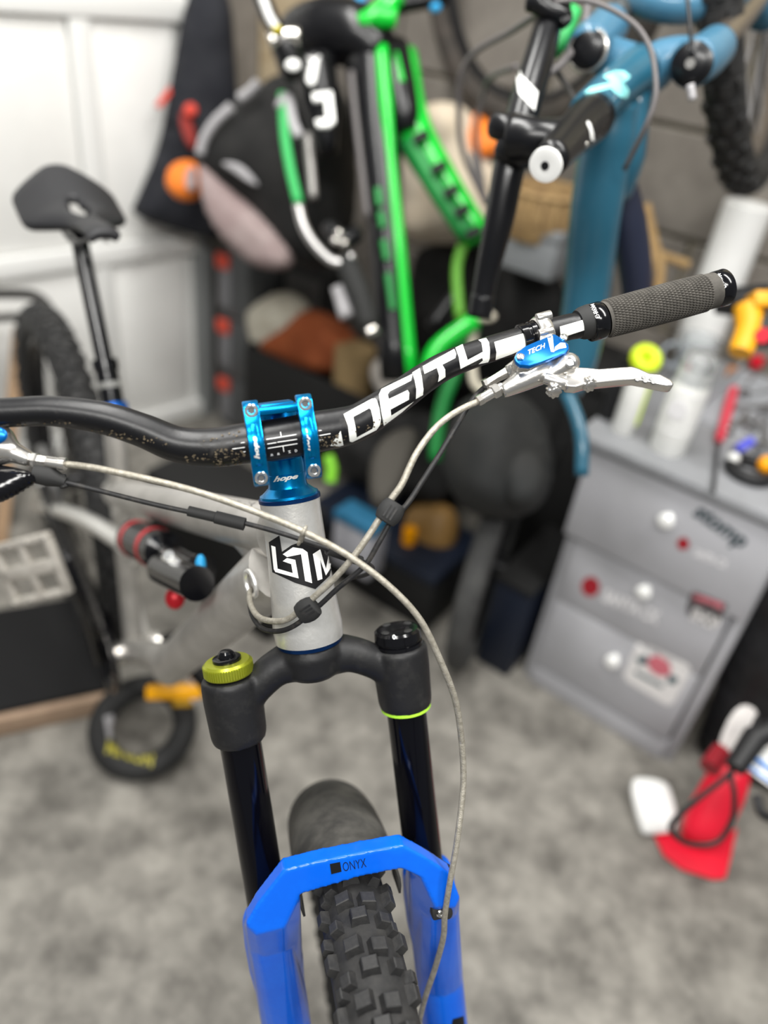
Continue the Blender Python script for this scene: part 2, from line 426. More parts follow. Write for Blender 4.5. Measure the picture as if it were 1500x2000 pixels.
def line6(a,b,w=10):
    (x0,y0),(x1,y1)=a,b; d=math.hypot(x1-x0,y1-y0); nx,ny=-(y1-y0)/d*w/2,(x1-x0)/d*w/2
    ln.append(C6([(x0+nx,y0+ny),(x1+nx,y1+ny),(x1-nx,y1-ny),(x0-nx,y0-ny)]))
for a,b in [((545,738),(950,672)),((560,798),(680,778)),((692,774),(955,735)),((565,855),(960,792)),((735,640),(745,695)),((768,826),(780,900)),((95,864),(260,842)),((205,785),(260,777)),((215,906),(270,898)),((1250,686),(1400,660)),((1240,622),(1280,617)),((1250,744),(1295,738))]: line6(a,b)
decal(px_mesh(ln,4),bar,'bar_scale_marks',m_wprint,bar,.0004)
for t_,x_,y_ in (('W',528,886),('W',541,884),('Z',562.5,880),('D',575,878)):
    decal(text_px(t_,(x_,y_),(5,-.8),(.8,4.5),bold=.03,step=0),bar,'bar_scale_letter',m_wprint,bar,.0004)

# ---- stem
Bc=P(550,858,.612)
def BK(l,u,w): return Bc+lL*l-aA*u+fF*w
steer=T+ax*((Bc-T).dot(ax)); reach=(Bc-steer).dot(fF); print('stem reach',reach,'lat',(Bc-steer).dot(lL))
mb=MB(); s0=T+ax*.047
mb.box(BK(0,0,-reach*.55-.004),lL*.016,fF*(reach*.33),aA*.0150)
mb.tube_prof(T+ax*.047,ax,[(0,.0150),(.002,.0172),(.03,.0172)],40)
stem=build(mb,'stem',m_blue,bike,bev=.002)
mb=MB(); mb.box(BK(0,.0245,.004),lL*.024,fF*.010,aA*.0035); mb.box(BK(0,.0265,-.012),lL*.014,fF*.016,aA*.003)
build(mb,'stem_bridge',m_blue,bike,bev=.002)
for sl in (-.0208,.0208):
    prof=[]
    for i in range(13):
        t=math.radians(-78+156*i/12); prof.append((.0232*math.sin(t),.0232*math.cos(t)))
    outer=[(-.0335,.001),(-.0335,.010),(-.029,.0155),(-.021,.017)]+[(.0238*math.sin(t),.0238*math.cos(t)) for t in [math.radians(-40+80*i/8) for i in range(9)]]+[(.021,.017),(.029,.0155),(.0335,.010),(.0335,.001)]
    inner=[(.0168*math.sin(math.radians(90-180*i/14)),max(.0168*math.cos(math.radians(90-180*i/14)),0)+.0005) for i in range(15)]
    poly=[BK(sl-.0062,u,w) for u,w in outer+inner]
    mb=MB(); mb.prism(poly,lL*.0124); cl=build(mb,'bar_clamp',m_blue,bike,bev=.0012,sharp=40)
    mb=MB(); rb=[(.0248*math.sin(t),.0248*math.cos(t)) for t in [math.radians(-42+84*i/10) for i in range(11)]]
    mb.prism([BK(sl-.0028,u,w) for u,w in rb+[(u*.9,w*.9) for u,w in rb[::-1]]],lL*.0056); rib=build(mb,'raised_rib',m_blue,cl,bev=.0006)
    if sl<0: hope((507,896),(-7,-44),(-8.5,1.5),rib,cl)
    else: hope((606,880),(-7,-44),(-8.5,1.5),rib,cl)
    for su in (-.0262,.0262):
        c=BK(sl,su,.0150); mb=MB(); mb.tube_prof(c,fF,[(-.003,.0052),(.0025,.0052),(.003,.0046),(.003,.0030),(.0008,.0028)],28); bo=build(mb,'clamp_bolt',m_polish,cl)
        mb=MB(); mb.tube_prof(c+fF*.0006,fF,[(0,.0029),(.0009,.0026)],6); build(mb,'hex_socket',m_hole,bo)
# rear half of the clamps
mb=MB()
for sl in (-.0208,.0208): mb.torus(Bc+lL*sl,lL,.0195,.0062,n=24,m=10,a0=math.radians(100),a1=math.radians(260),u=fF,flat=.5)
build(mb,'clamp_back',m_blue,bike)

# ---- right grip
g0=P(1178,624.5,bd(1178)); g1=P(1394,567,bd(1400)); ga=(g1-g0); gl_=ga.length; ga.normalize()
gu=nrm(V((0,0,1))-ga*ga.z); gw=ga.cross(gu); vs=[];fs=[]; NR,NC=34,44
rows=NR*4; cols=NC*4
for i in range(rows+1):
    t=i/rows; base=.0152+.0006*math.sin(t*math.pi)
    for j in range(cols):
        gi=i%4; gj=(j+(2 if (i//4)%2 else 0))%4
        hi=(gi in (1,2,3)) and (gj in (1,2,3)) and .03<t<.90
        mid=.34<t<.72 and math.sin(2*math.pi*j/cols+3.3)>.55
        r=base+(.0012 if hi else -.0002) if not mid else base+.0005+.0004*noise.noise(V((i*.25,j*.25,1)))
        if t>=.90: r=base+.0002
        q=2*math.pi*j/cols; vs.append(g0+ga*(gl_*t)+(gu*math.cos(q)+gw*math.sin(q))*r)
for i in range(rows):
    for j in range(cols): j2=(j+1)%cols; fs.append((i*cols+j,i*cols+j2,(i+1)*cols+j2,(i+1)*cols+j))
mb=MB(); mb.add(vs,fs); grip=build(mb,'grip',m_rub,bike,sharp=50)
for c_,d_,tx in ((P(1149,632,bd(1149)),.0125,(1172,621)),(P(1394,567,bd(1400)),.0115,(1419,562))):
    mb=MB(); mb.tube_prof(c_,ga,[(0,.0148),(.0008,.0158),(d_-.0008,.0162),(d_,.0156),(d_,.012)],48); lr=build(mb,'lock_ring',m_gloss,grip,sharp=50)
    decal(text_px('CHROM',tx,(-12,-27),(-7,2.5),bold=.01,step=2),lr,'ring_lettering',m_wprint,grip,.0006)
mb=MB(); mb.tube_prof(P(1128,634,bd(1128)),ga,[(0,.0120),(.004,.0138),(.010,.0145),(.0125,.0146)],36); build(mb,'grip_flange',m_rubber,bike)

# ---- right brake lever
dl=.622
cn=nrm(-FW*.83+CU*.55+CR*.05); cpt=P(1060,690,dl-.006)
capo=D2([(388,492),(400,468),(440,438),(510,408),(582,378),(612,396),(652,430),(655,452),(640,468),(590,488),(520,515),(462,535),(415,530),(394,512)])
mb=MB()
slab(mb,[(x+ (1.0 if x>1060 else -1.0),y+.5) for x,y in capo],cpt-cn*.004,cn,.016)
mb.tube([P(980,765,dl+.004),P(1012,748,dl+.004),P(1045,732,dl+.005),P(1095,715,dl+.006)],[.0058,.0085,.0100,.0095],16)
mb.tube([P(990,727,dl+.012),P(1015,716,dl+.010)],[.0055,.008],12)
mb.tube([P(1062,740,dl+.002),P(1112,708,dl-.002)],[.006,.008],12)
mb.ball(P(1112,709,dl),CR*.0085,CU*.0085,FW*.009)
body=build(mb,'brake_lever',m_silver,bike,vox=.0012,smooth=4,sharp=180)
mb=MB(); slab(mb,capo,cpt+cn*.0012,cn,.0045); cap_=build(mb,'reservoir_cap',m_cap,body,bev=.0012)
decal(text_px('TECH',(1030,694),(35,-15),(-1,-9),bold=0,shear=.2,step=3),cap_,'cap_lettering',m_wprint,cap_,.0003)
decal(px_mesh([D2([(545,388),(572,380),(580,470),(565,468)]),D2([(612,424),(634,426),(640,448),(606,454),(580,466),(586,444)])],4),cap_,'cap_stripe',m_wprint,cap_,.0003)
for x,y in ((415,497),(626,402)):
    px_,py_=850+x/2.5,500+y/2.5; c=onplane(px_,py_,cpt+cn*.0015,cn); mb=MB(); mb.tube_prof(c,cn,[(0,.0032),(.002,.0032),(.0026,.0022),(.0026,.0016),(.0015,.0014)],20); build(mb,'cap_screw',m_polish,body)
# bar clamp band
bx=P(1058,652.5,bd(1058)); bt=nrm(P(1110,639,bd(1110))-P(1010,666,bd(1010)))
mb=MB(); mb.torus(bx,bt,.0135,.0065,n=32,m=10,flat=.36); mb.cyl(bx+CU*.0125-FW*.0085-bt*.0065,bx+CU*.0125-FW*.0085+bt*.0065,.0042); mb.cyl(bx-CU*.002-FW*.0155-bt*.0065,bx-CU*.002-FW*.0155+bt*.0065,.0038)
mb.box(bx-CU*.009-FW*.014,bt*.0055,CU*.008,FW*.004)
build(mb,'clamp_band',m_silver,body,bev=.001)
mb=MB(); mb.tube_prof(P(1034,659,bd(1034)),bt,[(-.009,.0118),(-.0085,.0128),(-.003,.0128),(-.0025,.012),(0,.012),(.0005,.0130),(.0045,.0130),(.005,.012)],32); build(mb,'shifter_clamp',m_gloss,bike)
# pivot bolt, lever blade, adjusters
c=P(1113,708,dl-.009); mb=MB(); mb.tube_prof(c,-FW,[(-.004,.0042),(.002,.0042),(.0024,.003),(.001,.0025)],24); build(mb,'pivot_bolt',m_polish,body)
lv=D2([(634,576),(652,556),(700,540),(742,542),(800,548),(900,540),(962,536),(1000,548),(1045,570),(1100,574),(1150,600),(1168,620),(1160,635),(1130,634),(1090,626),(1030,612),(972,602),(900,608),(800,618),(750,622),(690,640),(640,636),(628,610)])
lpt=P(1160,725,dl-.004); lnrm=nrm(-FW*.9+CU*.42)
mb=MB(); slab(mb,lv,lpt,lnrm,.010); blade=build(mb,'lever_blade',m_silver,body,bev=.0022,seg=3)
for x,y in ((986,603),(1018,592),(1025,610),(1055,600),(1064,616)):
    c=onplane(850+x/2.5,500+y/2.5,lpt+lnrm*.0002,lnrm); mb=MB(); mb.tube_prof(c-lnrm*.0003,lnrm,[(0,.0022),(.0008,.0019)],16); build(mb,'dimple',m_hole,blade)
mb=MB(); mb.tube([P(1062,738,dl-.003),P(1085,745,dl-.004),P(1112,752,dl-.003)],[.0048,.0050,.0052],16); mb.box(P(1100,742,dl-.002),CR*.014,CU*.0035,FW*.004)
build(mb,'lever_cam',m_silver,body,bev=.0008)
for x,y in ((582,658),(752,628)):
    c=P(850+x/2.5,500+y/2.5,dl-.006); kx=nrm(CR*.25-CU*.45-FW*.6); vs=[]
    mb=MB(); u=nrm(CU-kx*CU.dot(kx)); w=kx.cross(u)
    poly=[c+(u*math.cos(t)+w*math.sin(t))*(.0058+.0007*math.cos(8*t)) for t in [2*math.pi*i/48 for i in range(48)]]
    mb.prism([p-kx*.004 for p in poly],kx*.006); mb.tube_prof(c,kx,[(.001,.0045),(.0026,.0040),(.003,.002)],20); build(mb,'adjuster_knob',m_silver,body,bev=.0004)
# hose fitting
fa=nrm(P(978,758,dl+.004)-P(932,784,dl+.002)); f0=P(932,784,dl+.002)
mb=MB(); mb.tube_prof(f0,fa,[(0,.0036),(.0005,.0048),(.005,.0048),(.0055,.0042),(.016,.0044)],6); mb.tube_prof(f0+fa*.014,fa,[(0,.0046),(.001,.0062),(.006,.0062),(.007,.005)],6); mb.cyl(f0+fa*.004,f0+fa*.024,.0043)
build(mb,'hose_fitting',m_silver,body)
mb=MB(); mb.tube([P(948,752,dl+.016),P(972,737,dl+.014),P(1000,722,dl+.012)],[.0045,.0042,.0055],6); mb.tube_prof(P(946,753,dl+.016),fa,[(0,.0052),(.004,.0052)],6); build(mb,'bleed_port',m_silver,body)

# ---- left lever and remote (edge of the frame)
d0=.598
mb=MB(); mb.tube([P(62,899,d0),P(30,885,d0),P(0,880,d0-.003),P(-60,868,d0-.006)],[.0062,.0085,.0125,.0125],16); mb.tube([P(30,880,d0),P(10,860,d0-.004),P(-20,838,d0-.003)],[.005,.009,.012],14); mb.tube([P(-60,868,d0),P(-75,815,.592)],[.009,.010],12)
lb=build(mb,'brake_lever',m_silver,bike,vox=.0015,smooth=3,sharp=180)
mb=MB(); mb.ball(P(-8,850,d0-.014),CR*.009,CU*.0065,FW*.0025,24,10); build(mb,'reservoir_cap',m_cap,lb)
fa=nrm(P(128,906,d0)-P(62,897,d0)); f0=P(62,898,d0); mb=MB(); mb.tube_prof(f0,fa,[(0,.005),(.001,.0064),(.004,.0064),(.005,.0052),(.012,.0050)],6); mb.tube_prof(f0+fa*.011,fa,[(0,.0046),(.010,.0046),(.0105,.0052),(.0155,.0052),(.016,.004)],12); build(mb,'hose_fitting',m_silver,lb)
mb=MB(); puff(mb,[(-60,905),(0,908),(60,920),(74,930),(66,944),(20,972),(-10,984),(-60,975)],P(0,940,.592),nrm(-FW+CU*.4),.018,k=.8,amp=0); rm=build(mb,'dropper_remote',m_gloss,bike)
mb=MB(); mb.tube([P(66,924,.598),P(95,930,.600),P(128,942,.602)],[.0075,.0085,.004],12); mb.tube([P(118,930,.602),P(126,952,.602)],[.0045,.003],10); build(mb,'remote_barrel',m_rubber,rm)
mb=MB(); mb.tube([P(-60,870,.60),P(-40,925,.60)],[.008,.008],10); build(mb,'remote_bracket',m_rubber,rm)

# ---- hoses and cables
def hose(name,pts,r,m,n=12,label=None):
    mb=MB(); mb.tube(cat_rom([P(*p) for p in pts],6),r,n); o=build(mb,name,m,bike)
    if label: o['label']=label
    return o
h1=[(126,906,.600),(180,913,.598),(240,925,.596),(320,943,.594),(400,965,.593),(500,1000,.593),(590,1037,.594),(680,1085,.598),(760,1145,.604),(820,1210,.612),(860,1290,.625),(890,1370,.640),(902,1450,.655),(905,1530,.670),(893,1640,.690),(880,1720,.703),(869,1785,.712),(866,1830,.722),(850,1890,.735),(830,1950,.748),(815,2010,.76)]
h2=[(934,784,.624),(905,797,.622),(875,815,.618),(845,842,.612),(812,888,.606),(785,945,.602),(764,975,.602),(742,1012,.603),(700,1075,.606),(655,1128,.612),(609,1170,.620),(565,1208,.634),(530,1213,.648),(503,1203,.668),(489,1178,.690),(488,1155,.71),(492,1138,.735)]
hose('brake_hose',h2,.0027,m_hose)
h3=[(1010,705,.665),(960,745,.650),(925,778,.640),(893,830,.628),(860,885,.618),(828,935,.611),(795,985,.606),(768,1012,.605),(740,1060,.606),(712,1105,.610),(662,1147,.616),(620,1186,.624),(575,1222,.634),(540,1233,.648),(510,1226,.668),(492,1200,.690),(487,1165,.715),(493,1142,.735)]
hose('gear_cable',h3,.0022,m_cable)
h4=[(128,942,.602),(200,960,.603),(300,985,.604),(380,1002,.604),(440,1013,.604),(520,1033,.605),(600,1058,.608),(660,1080,.615),(710,1098,.630),(728,1110,.65),(715,1122,.68),(690,1128,.70)]
hose('dropper_cable',h4,.0020,m_cable)
for ja,jb,jr in (((368,998,.604),(420,1010,.604),.0042),((421,1010,.604),(478,1024,.604),.0052),((640,1074,.612),(705,1096,.629),.0042)):
    mb=MB(); mb.tube([P(*ja),P(*jb)],jr,12); build(mb,'cable_joiner',m_rubber,bike)
for pts,r in (([(752,988,.600),(772,1012,.602)],.0088),([(585,1180,.622),(617,1203,.622)],.0092)):
    a_,b_=P(*pts[0]),P(*pts[1]); c=(a_+b_)/2; dr_=nrm(P(pts[0][0]+18,pts[0][1]-28,pts[0][2])-P(pts[0][0]-18,pts[0][1]+28,pts[0][2])) if r<.009 else nrm(P(640,1165,.620)-P(570,1208,.632))
    sd=nrm(CR*.8-CU*.55); sd=nrm(sd-dr_*sd.dot(dr_)); mb=MB()
    mb.tube([c-dr_*.0090,c-dr_*.0082,c-dr_*.004,c,c+dr_*.004,c+dr_*.0082,c+dr_*.0090],[.0042,.0056,.0066,.0069,.0066,.0056,.0042],20,flat=1.5,up=sd)
    ck=build(mb,'cable_clip',m_rubber,bike)
    mb=MB()
    for q in (-.003,0,.003): mb.box(c-FW*.0068+sd*q,sd*.0007,dr_*.0055,FW*.0006)
    build(mb,'clip_mark',m_cable,ck)
mb=MB(); mb.torus(P(594,1037,.594),nrm(P(640,1060,.596)-P(550,1020,.593)),.0036,.0014,n=20,m=8,flat=1); mb.cyl(P(594,1038,.594),P(587,1056,.606),.0022); mb.torus(P(586,1056,.607),nrm(P(640,1060,.596)-P(550,1020,.593)),.003,.0014,n=20,m=8); build(mb,'cable_clip',m_hose,bike)

# ---- fork
LX=.0775; l0=.003
mb=MB(); mb.tube_prof(C-ax*.0,-ax,[(.004,.027),(.012,.030),(.030,.027),(.036,.020)],32)
for s in (-1,1):
    mb.tube_prof(K(s*LX+l0,.022,0),aA,[(0,.0245),(.004,.0262),(.02,.0265),(.055,.0252),(.062,.0235)],32)
    mb.tube(cat_rom([K(s*.008,.018,0),K(s*.034+l0*.5,.022,.002),K(s*.056+l0,.036,.002),K(s*.072+l0,.052,0)],5),lerpl([.021,.0165,.0155,.017],5),20,flat=1.0,up=fF)
crown=build(mb,'fork_crown',m_crown,bike,vox=.0016,smooth=14,sharp=180)
for s in (-1,1):
    mb=MB(); mb.cyl(K(s*LX+l0,.07,0),K(s*LX+l0,.36,0),.0186,n=40); build(mb,'stanchion',m_stan,bike)
c=K(LX+l0,.0835,0); mb=MB(); mb.tube_prof(c,aA,[(-.002,.0236),(.0012,.0236)],40); build(mb,'lime_ring',m_limeband,crown)
# left lime dial
c=K(-LX+l0,.020,0); mb=MB(); mb.tube_prof(c,-aA,[(0,.021),(.001,.0215),(.0105,.0215),(.0125,.0195),(.0128,.013)],48); kd=build(mb,'lime_dial',m_lime,crown)
me1=None
for i in range(60):
    t=2*math.pi*i/60; u=lL*math.cos(t)+fF*math.sin(t); 
    mb=MB(); mb.box(c+u*.0216-aA*.0058,u*.0006,aA*.0042,aA.cross(u)*.00055); build(mb,'dial_ridge',m_lime,kd,flatshade=True)
mb=MB(); mb.tube_prof(c-aA*.0125,-aA,[(0,.0128),(.003,.0126),(.0038,.011),(.0038,.0075),(.007,.007),(.009,.005),(.0095,.002)],32); build(mb,'air_cap',m_gloss,crown)
# right black knob
c=K(LX+l0,.024,0); mb=MB(); mb.tube_prof(c,-aA,[(0,.0225),(.005,.0222),(.0055,.0205),(.0075,.0205),(.008,.0218),(.0155,.0212),(.0175,.019),(.018,.010),(.0175,.004)],48); rk=build(mb,'damper_knob',m_gloss,crown)
mb=MB()
for t in (1.0,2.6,4.2,5.7):
    u=lL*math.cos(t)+fF*math.sin(t); mb.ball(c-aA*.018+u*.0145,u*.0035,aA*.0012,aA.cross(u)*.0045,12,8)
build(mb,'finger_dimple',m_rubber,rk)
decal(text_px('0',(767,1249),(6,-1),(-1,-8),bold=.02,step=0),rk,'knob_mark',m_wprint,rk,.0004)
# lowers
ao=[(480,1806),(502,1768),(554,1700),(620,1683),(700,1667),(787,1651),(830,1674),(884,1709),(897,1752),(876,1756),(836,1722),(800,1704),(784,1697),(700,1714),(586,1748),(570,1770),(556,1810),(500,1822)]
mb=MB()
for s in (-1,1):
    lx=s*.079+l0+.001
    mb.tube_prof(K(lx,.262 if s<0 else .255,0),aA,[(0,.0225),(.006,.0250),(.03,.0265),(.06,.0262),(.085,.0238),(.20,.0235),(.30,.0215),(.345,.019)],32)
    ring=[K(lx+r_*math.cos(t),a_,r_*math.sin(t)) for a_,r_ in ((.272,.0245),(.325,.0250)) for t in [2*math.pi*q/16 for q in range(16)]]
    ring2=[K(lx+.024*math.cos(t),a_,.024*math.sin(t)) for a_ in (.30,.385) for t in [2*math.pi*q/16 for q in range(16)]]
    if s<0: pa=[(480,1806),(502,1768),(555,1705),(586,1748),(570,1770),(556,1812),(500,1826)]; pb=[(482,1806),(560,1800),(552,1830),(500,1840)]
    else: pa=[(800,1664),(829,1680),(882,1714),(898,1752),(890,1772),(850,1772),(826,1716)]; pb=[(826,1730),(895,1760),(890,1790),(846,1800)]
    hull(mb,ring+[FK(x,y,f_) for x,y in pa for f_ in (.062,.080)])
    hull(mb,ring2+[FK(x,y,f_) for x,y in pb for f_ in (.050,.064)])
    mb.box(K(lx-s*.004,.585,.030),lL*.007,aA*.03,fF*.025)
slab(mb,ao,K(0,0,.080),fF,.018)
lows=build(mb,'fork_lowers',m_fork,bike,vox=.0016,smooth=4,sharp=180); arch=lows
mb=MB(); slab(mb,[(549,1689),(620,1672),(700,1656),(788,1640),(834,1663),(884,1696.5),(884,1701),(832,1667),(788,1644),(700,1660),(620,1676),(553,1693),(502,1753),(498,1753)],K(0,0,.0650),fF,.004); build(mb,'arch_edge',m_black,arch)
decal(px_mesh([[(644,1687),(664,1683),(667,1702),(647,1707)]]),arch,'black_square_mark',m_black,arch)
decal(text_px('ONYX',(670,1702),(46,-9),(-2.5,-18),bold=-.01,step=5),arch,'arch_lettering',m_black,arch)
decal(px_mesh([[(884,1990),(905,1984),(908,2010),(880,2010)]]),lows,'leg_mark',m_black,lows)
hitp=bvh_of(lows).ray_cast(CAM,ray(862,1780).normalized())[0]; hd_=(hitp-CAM).dot(FW); hup=(bvh_of(lows).ray_cast(CAM,ray(880,1715).normalized())[0]-CAM).dot(FW)
print('guide depth',hd_,hup)
h1=h1[:13]+[(902,1450,min(.655,hup-.012)),(905,1530,hup-.012),(893,1640,hup-.012),(880,1715,hup-.008),(869,1785,hd_-.006),(866,1830,hd_+.006),(850,1890,hd_+.03),(830,1950,hd_+.045),(815,2010,hd_+.06)]
hose('brake_hose',h1,.0027,m_hose)
c=P(862,1780,hd_); mb=MB(); mb.box(c-fF*.003,lL*.009,aA*.006,fF*.006); mb.tube([c+lL*.004-aA*.006,c+lL*.004+aA*.006],.006,12); gd=build(mb,'hose_guide',m_rubber,bike,bev=.002)
c=P(859,1780,hd_)+fF*.003; mb=MB(); mb.tube_prof(c,fF,[(-.006,.004),(.0005,.004),(.0015,.003),(.0015,.0018),(.0005,.0016)],20); build(mb,'guide_screw',m_polish,gd)

# ---- wheels
def circ(c,n,u,w,R,t): return c+(u*math.cos(t)+w*math.sin(t))*R
def wheel(par,c,axn,up,vis,Rw=.372,rt=.0305,singles=True,knobm=None,rimm=None):
    up=nrm(up-axn*up.dot(axn)); w=axn.cross(up)
    tw=thing('x',None,None,(0,0,0)); bpy.data.objects.remove(tw)
    mb=MB(); mb.torus(c,axn,Rw-rt-.004,rt,n=96,m=20,u=up); ty=build(mb,'tyre',m_tyre,par)
    mb=MB(); mb.torus(c,axn,Rw-.062,.014,n=72,m=10,u=up,flat=.8); build(mb,'rim',rimm or m_gloss,par)
    mb=MB(); mb.cyl(c-axn*.05,c+axn*.05,.018); mb.cyl(c-axn*.034,c-axn*.030,.03); mb.cyl(c+axn*.030,c+axn*.034,.03); hb=build(mb,'hub',m_gloss,par)
    mb=MB()
    for i in range(28):
        t=2*math.pi*i/28; sd=1 if i%2 else -1
        mb.cyl(circ(c+axn*.032*sd,0,up,w,.028,t+.5*(1 if i%4<2 else -1)),circ(c,0,up,w,Rw-.07,t),.001,n=5)
    build(mb,'spokes',m_gloss,par)
    # tread
    st=MB(); NRow=106; Rc=Rw-rt-.004
    meshes={}
    for i in range(NRow):
        t=2*math.pi*i/NRow
        pat=[(-.0092,.0068,.0064,.0),(.0090,.0068,.0064,.25),(-.0310,.0042,.0072,.1),(.0310,.0042,.0072,-.1)] if i%2==0 else [(-.0180,.0050,.0056,.15),(.0,.0070,.0062,-.1),(-.0245,.0034,.0052,.45),(.0195,.0046,.0052,0),(.0325,.0036,.0055,.3)]
        if i%2 and i%4==3: pat=[(-x,a,b,e) for x,a,b,e in pat]
        tt=(t+math.pi)%(2*math.pi)-math.pi
        for sx_,hw,hl_,e_ in pat:
            ph=sx_/rt; rd=circ(V((0,0,0)),0,up,w,1,t+e_*2*math.pi/NRow); tan=axn.cross(rd)
            nn=rd*math.cos(ph)+axn*math.sin(ph); sd=axn*math.cos(ph)-rd*math.sin(ph)
            cc=c+rd*Rc+nn*(rt+.0015)
            if singles and vis[0]<tt<vis[1]:
                key=(round(hw,4),round(hl_,4))
                if key not in meshes:
                    m0=MB(); m0.add([(a*hw*k,b*hl_*k2,z) for z,k,k2 in ((-.003,1.1,1.08),(.0058,.88,.84)) for a,b in ((-1,-1),(1,-1),(1,1),(-1,1))],[(0,1,2,3),(4,5,6,7),(0,1,5,4),(1,2,6,5),(2,3,7,6),(3,0,4,7)])
                    me=bpy.data.meshes.new('tread_knob'); me.from_pydata([tuple(p) for p in m0.v],[],m0.f)
                    bm=bmesh.new(); bm.from_mesh(me); bmesh.ops.recalc_face_normals(bm,faces=bm.faces); bmesh.ops.bevel(bm,geom=[e for e in bm.edges if all(v.co.z>0 for v in e.verts)],offset=.0007,segments=1,affect='EDGES'); bm.to_mesh(me); bm.free(); me.materials.append(m_knob); meshes[key]=me
                o=bpy.data.objects.new('tread_knob',meshes[key]); S.collection.objects.link(o); o.parent=ty
                o.matrix_local=Matrix.Translation(cc-rootof(par).location)@Matrix((sd,tan,nn)).transposed().to_4x4()
            else: st.box(cc,sd*hw,tan*hl_,nn*.0035)
    if st.v:
        so=build(st,'tread_blocks',m_knob,ty,flatshade=True); so['kind']='stuff'
    return ty
front=bpy.data.objects.new('front_wheel',None); S.collection.objects.link(front); front.parent=bike
# the wheels' pieces are parts of the bike itself
bpy.data.objects.remove(front)
wheel(bike,WC,lL,-aA,(-1.6,1.6))
# mudguard over the front tyre
up_=-aA; w_=lL.cross(up_); 
if w_.dot(fF)<0: w_=-w_
vs=[];fs=[]; na,nc=26,22
for i in range(na+1):
    t=math.radians(1.5-62*i/na); rd=up_*math.cos(t)+w_*math.sin(t)
    for j in range(nc+1):
        p=math.radians(-105+210*j/nc); k=.047*(1 if i>2 else .96)
        vs.append(WC+rd*(.345+k*math.cos(p)*1.0)+lL*(k*math.sin(p)))
for i in range(na):
    for j in range(nc): a=i*(nc+1)+j; fs.append((a,a+1,a+nc+2,a+nc+1))
mb=MB(); mb.add(vs,fs); mg=build(mb,'mudguard',m_guard,bike,bake=False)
q=mg.modifiers.new('t','SOLIDIFY'); q.thickness=.002; q.offset=0

# ---- frame behind the head tube
BB=FP(262,1268); RA=BB+hH*.437; RA.z=.374
print('BB',BB,'RA',RA,'WC',WC)
def tube2(name,a,b,ra,rb,m,n=24,flat=1,mid=None):
    mb=MB(); pts=[a,b] if mid is None else [a]+mid+[b]; rs=[ra+(rb-ra)*i/(len(pts)-1) for i in range(len(pts))]
    mb.tube(cat_rom(pts,5) if mid else pts,lerpl(rs,5) if mid else rs,n,flat=flat,up=(nP if flat!=1 else None)); return build(mb,name,m,bike)
ST=FP(232,830)
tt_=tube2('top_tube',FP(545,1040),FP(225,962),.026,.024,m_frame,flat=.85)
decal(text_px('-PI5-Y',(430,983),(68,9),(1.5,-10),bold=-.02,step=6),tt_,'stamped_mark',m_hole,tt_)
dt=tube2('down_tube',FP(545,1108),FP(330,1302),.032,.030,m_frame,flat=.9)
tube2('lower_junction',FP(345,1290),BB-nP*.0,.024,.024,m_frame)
mb=MB(); mb.torus(FP(490,1140,-.031),nP,.012,.0025,n=24,m=8); build(mb,'cable_port',m_alloy,dt)
mb=MB(); puff(mb,[(515,1000),(450,1010),(425,1030),(475,1065),(520,1120)],FP(470,1040),nP,.03,k=.6,amp=0); build(mb,'gusset',m_frame,bike)
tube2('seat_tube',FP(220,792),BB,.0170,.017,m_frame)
mb=MB(); a_,b_=FP(222,796),FP(152,452); dn=nrm(b_-a_); mb.tube_prof(a_,dn,[(0,.0165),(.055,.0165),(.057,.0190),(.072,.0190),(.074,.0125),((b_-a_).length,.0125)],28); build(mb,'seatpost',m_gloss,bike)
mb=MB(); mb.tube_prof(a_-dn*.012,dn,[(0,.021),(.018,.021)],28); build(mb,'seat_clamp',mat('blue_seat_collar',(.01,.12,.5),.3,.7),bike)
mb=MB(); mb.tube_prof(a_+dn*.03,dn,[(0,.0168),(.008,.0168)],28); build(mb,'post_marks',mat('grey_print',(.2,.2,.19),.6),bike)
for s in (-1,1):
    tube2('seat_stay',FP(75,985,s*.045),FP(245,1062,s*.030),.014,.015,m_alloy,mid=[FP(160,1012,s*.045)])
    tube2('chain_stay',RA+nP*s*.055,BB+nP*s*.028,.010,.014,m_frame if s>0 else m_gloss)
    tube2('stay_link',RA+nP*s*.055,FP(75,985,s*.05),.010,.012,m_alloy)
    mb=MB(); mb.prism([FP(236,1045,s*.028),FP(258,1050,s*.028),FP(270,1075,s*.028),FP(268,1105,s*.028),FP(254,1100,s*.028),FP(246,1075,s*.028)],nP*.006*s); build(mb,'rocker_link',m_alloy,bike,bev=.002)
# shock
sa,sb=FP(262,1050,-.035),FP(395,1112,-.02); sd=nrm(sb-sa); sl_=(sb-sa).length
mb=MB(); mb.tube_prof(sa,sd,[(-.02,.008),(0,.013),(.002,.026),(sl_*.5,.026),(sl_*.52,.013),(sl_*.9,.013),(sl_,.018)],28); sk=build(mb,'shock',m_gloss,bike)
m_red=mat('red_anodised',(.45,.012,.02),.35,.3)
for t0 in (.06,.34): mb=MB(); mb.tube_prof(sa+sd*(sl_*t0),sd,[(0,.0266),(.012,.0266)],28); build(mb,'red_band',m_red,sk)
mb=MB(); mb.tube([FP(318,1110,-.045),FP(385,1140,-.045)],.019,20); build(mb,'shock_reservoir',m_gloss,sk)
mb=MB(); mb.ball(FP(342,1168,-.04),CR*.012,CU*.014,FW*.01); build(mb,'red_dial',m_red,sk)
mb=MB(); mb.ball(FP(392,1104,-.03),CR*.006,CU*.012,FW*.006); build(mb,'blue_dial',mat('light_blue_dial',(.02,.3,.6),.4),sk)
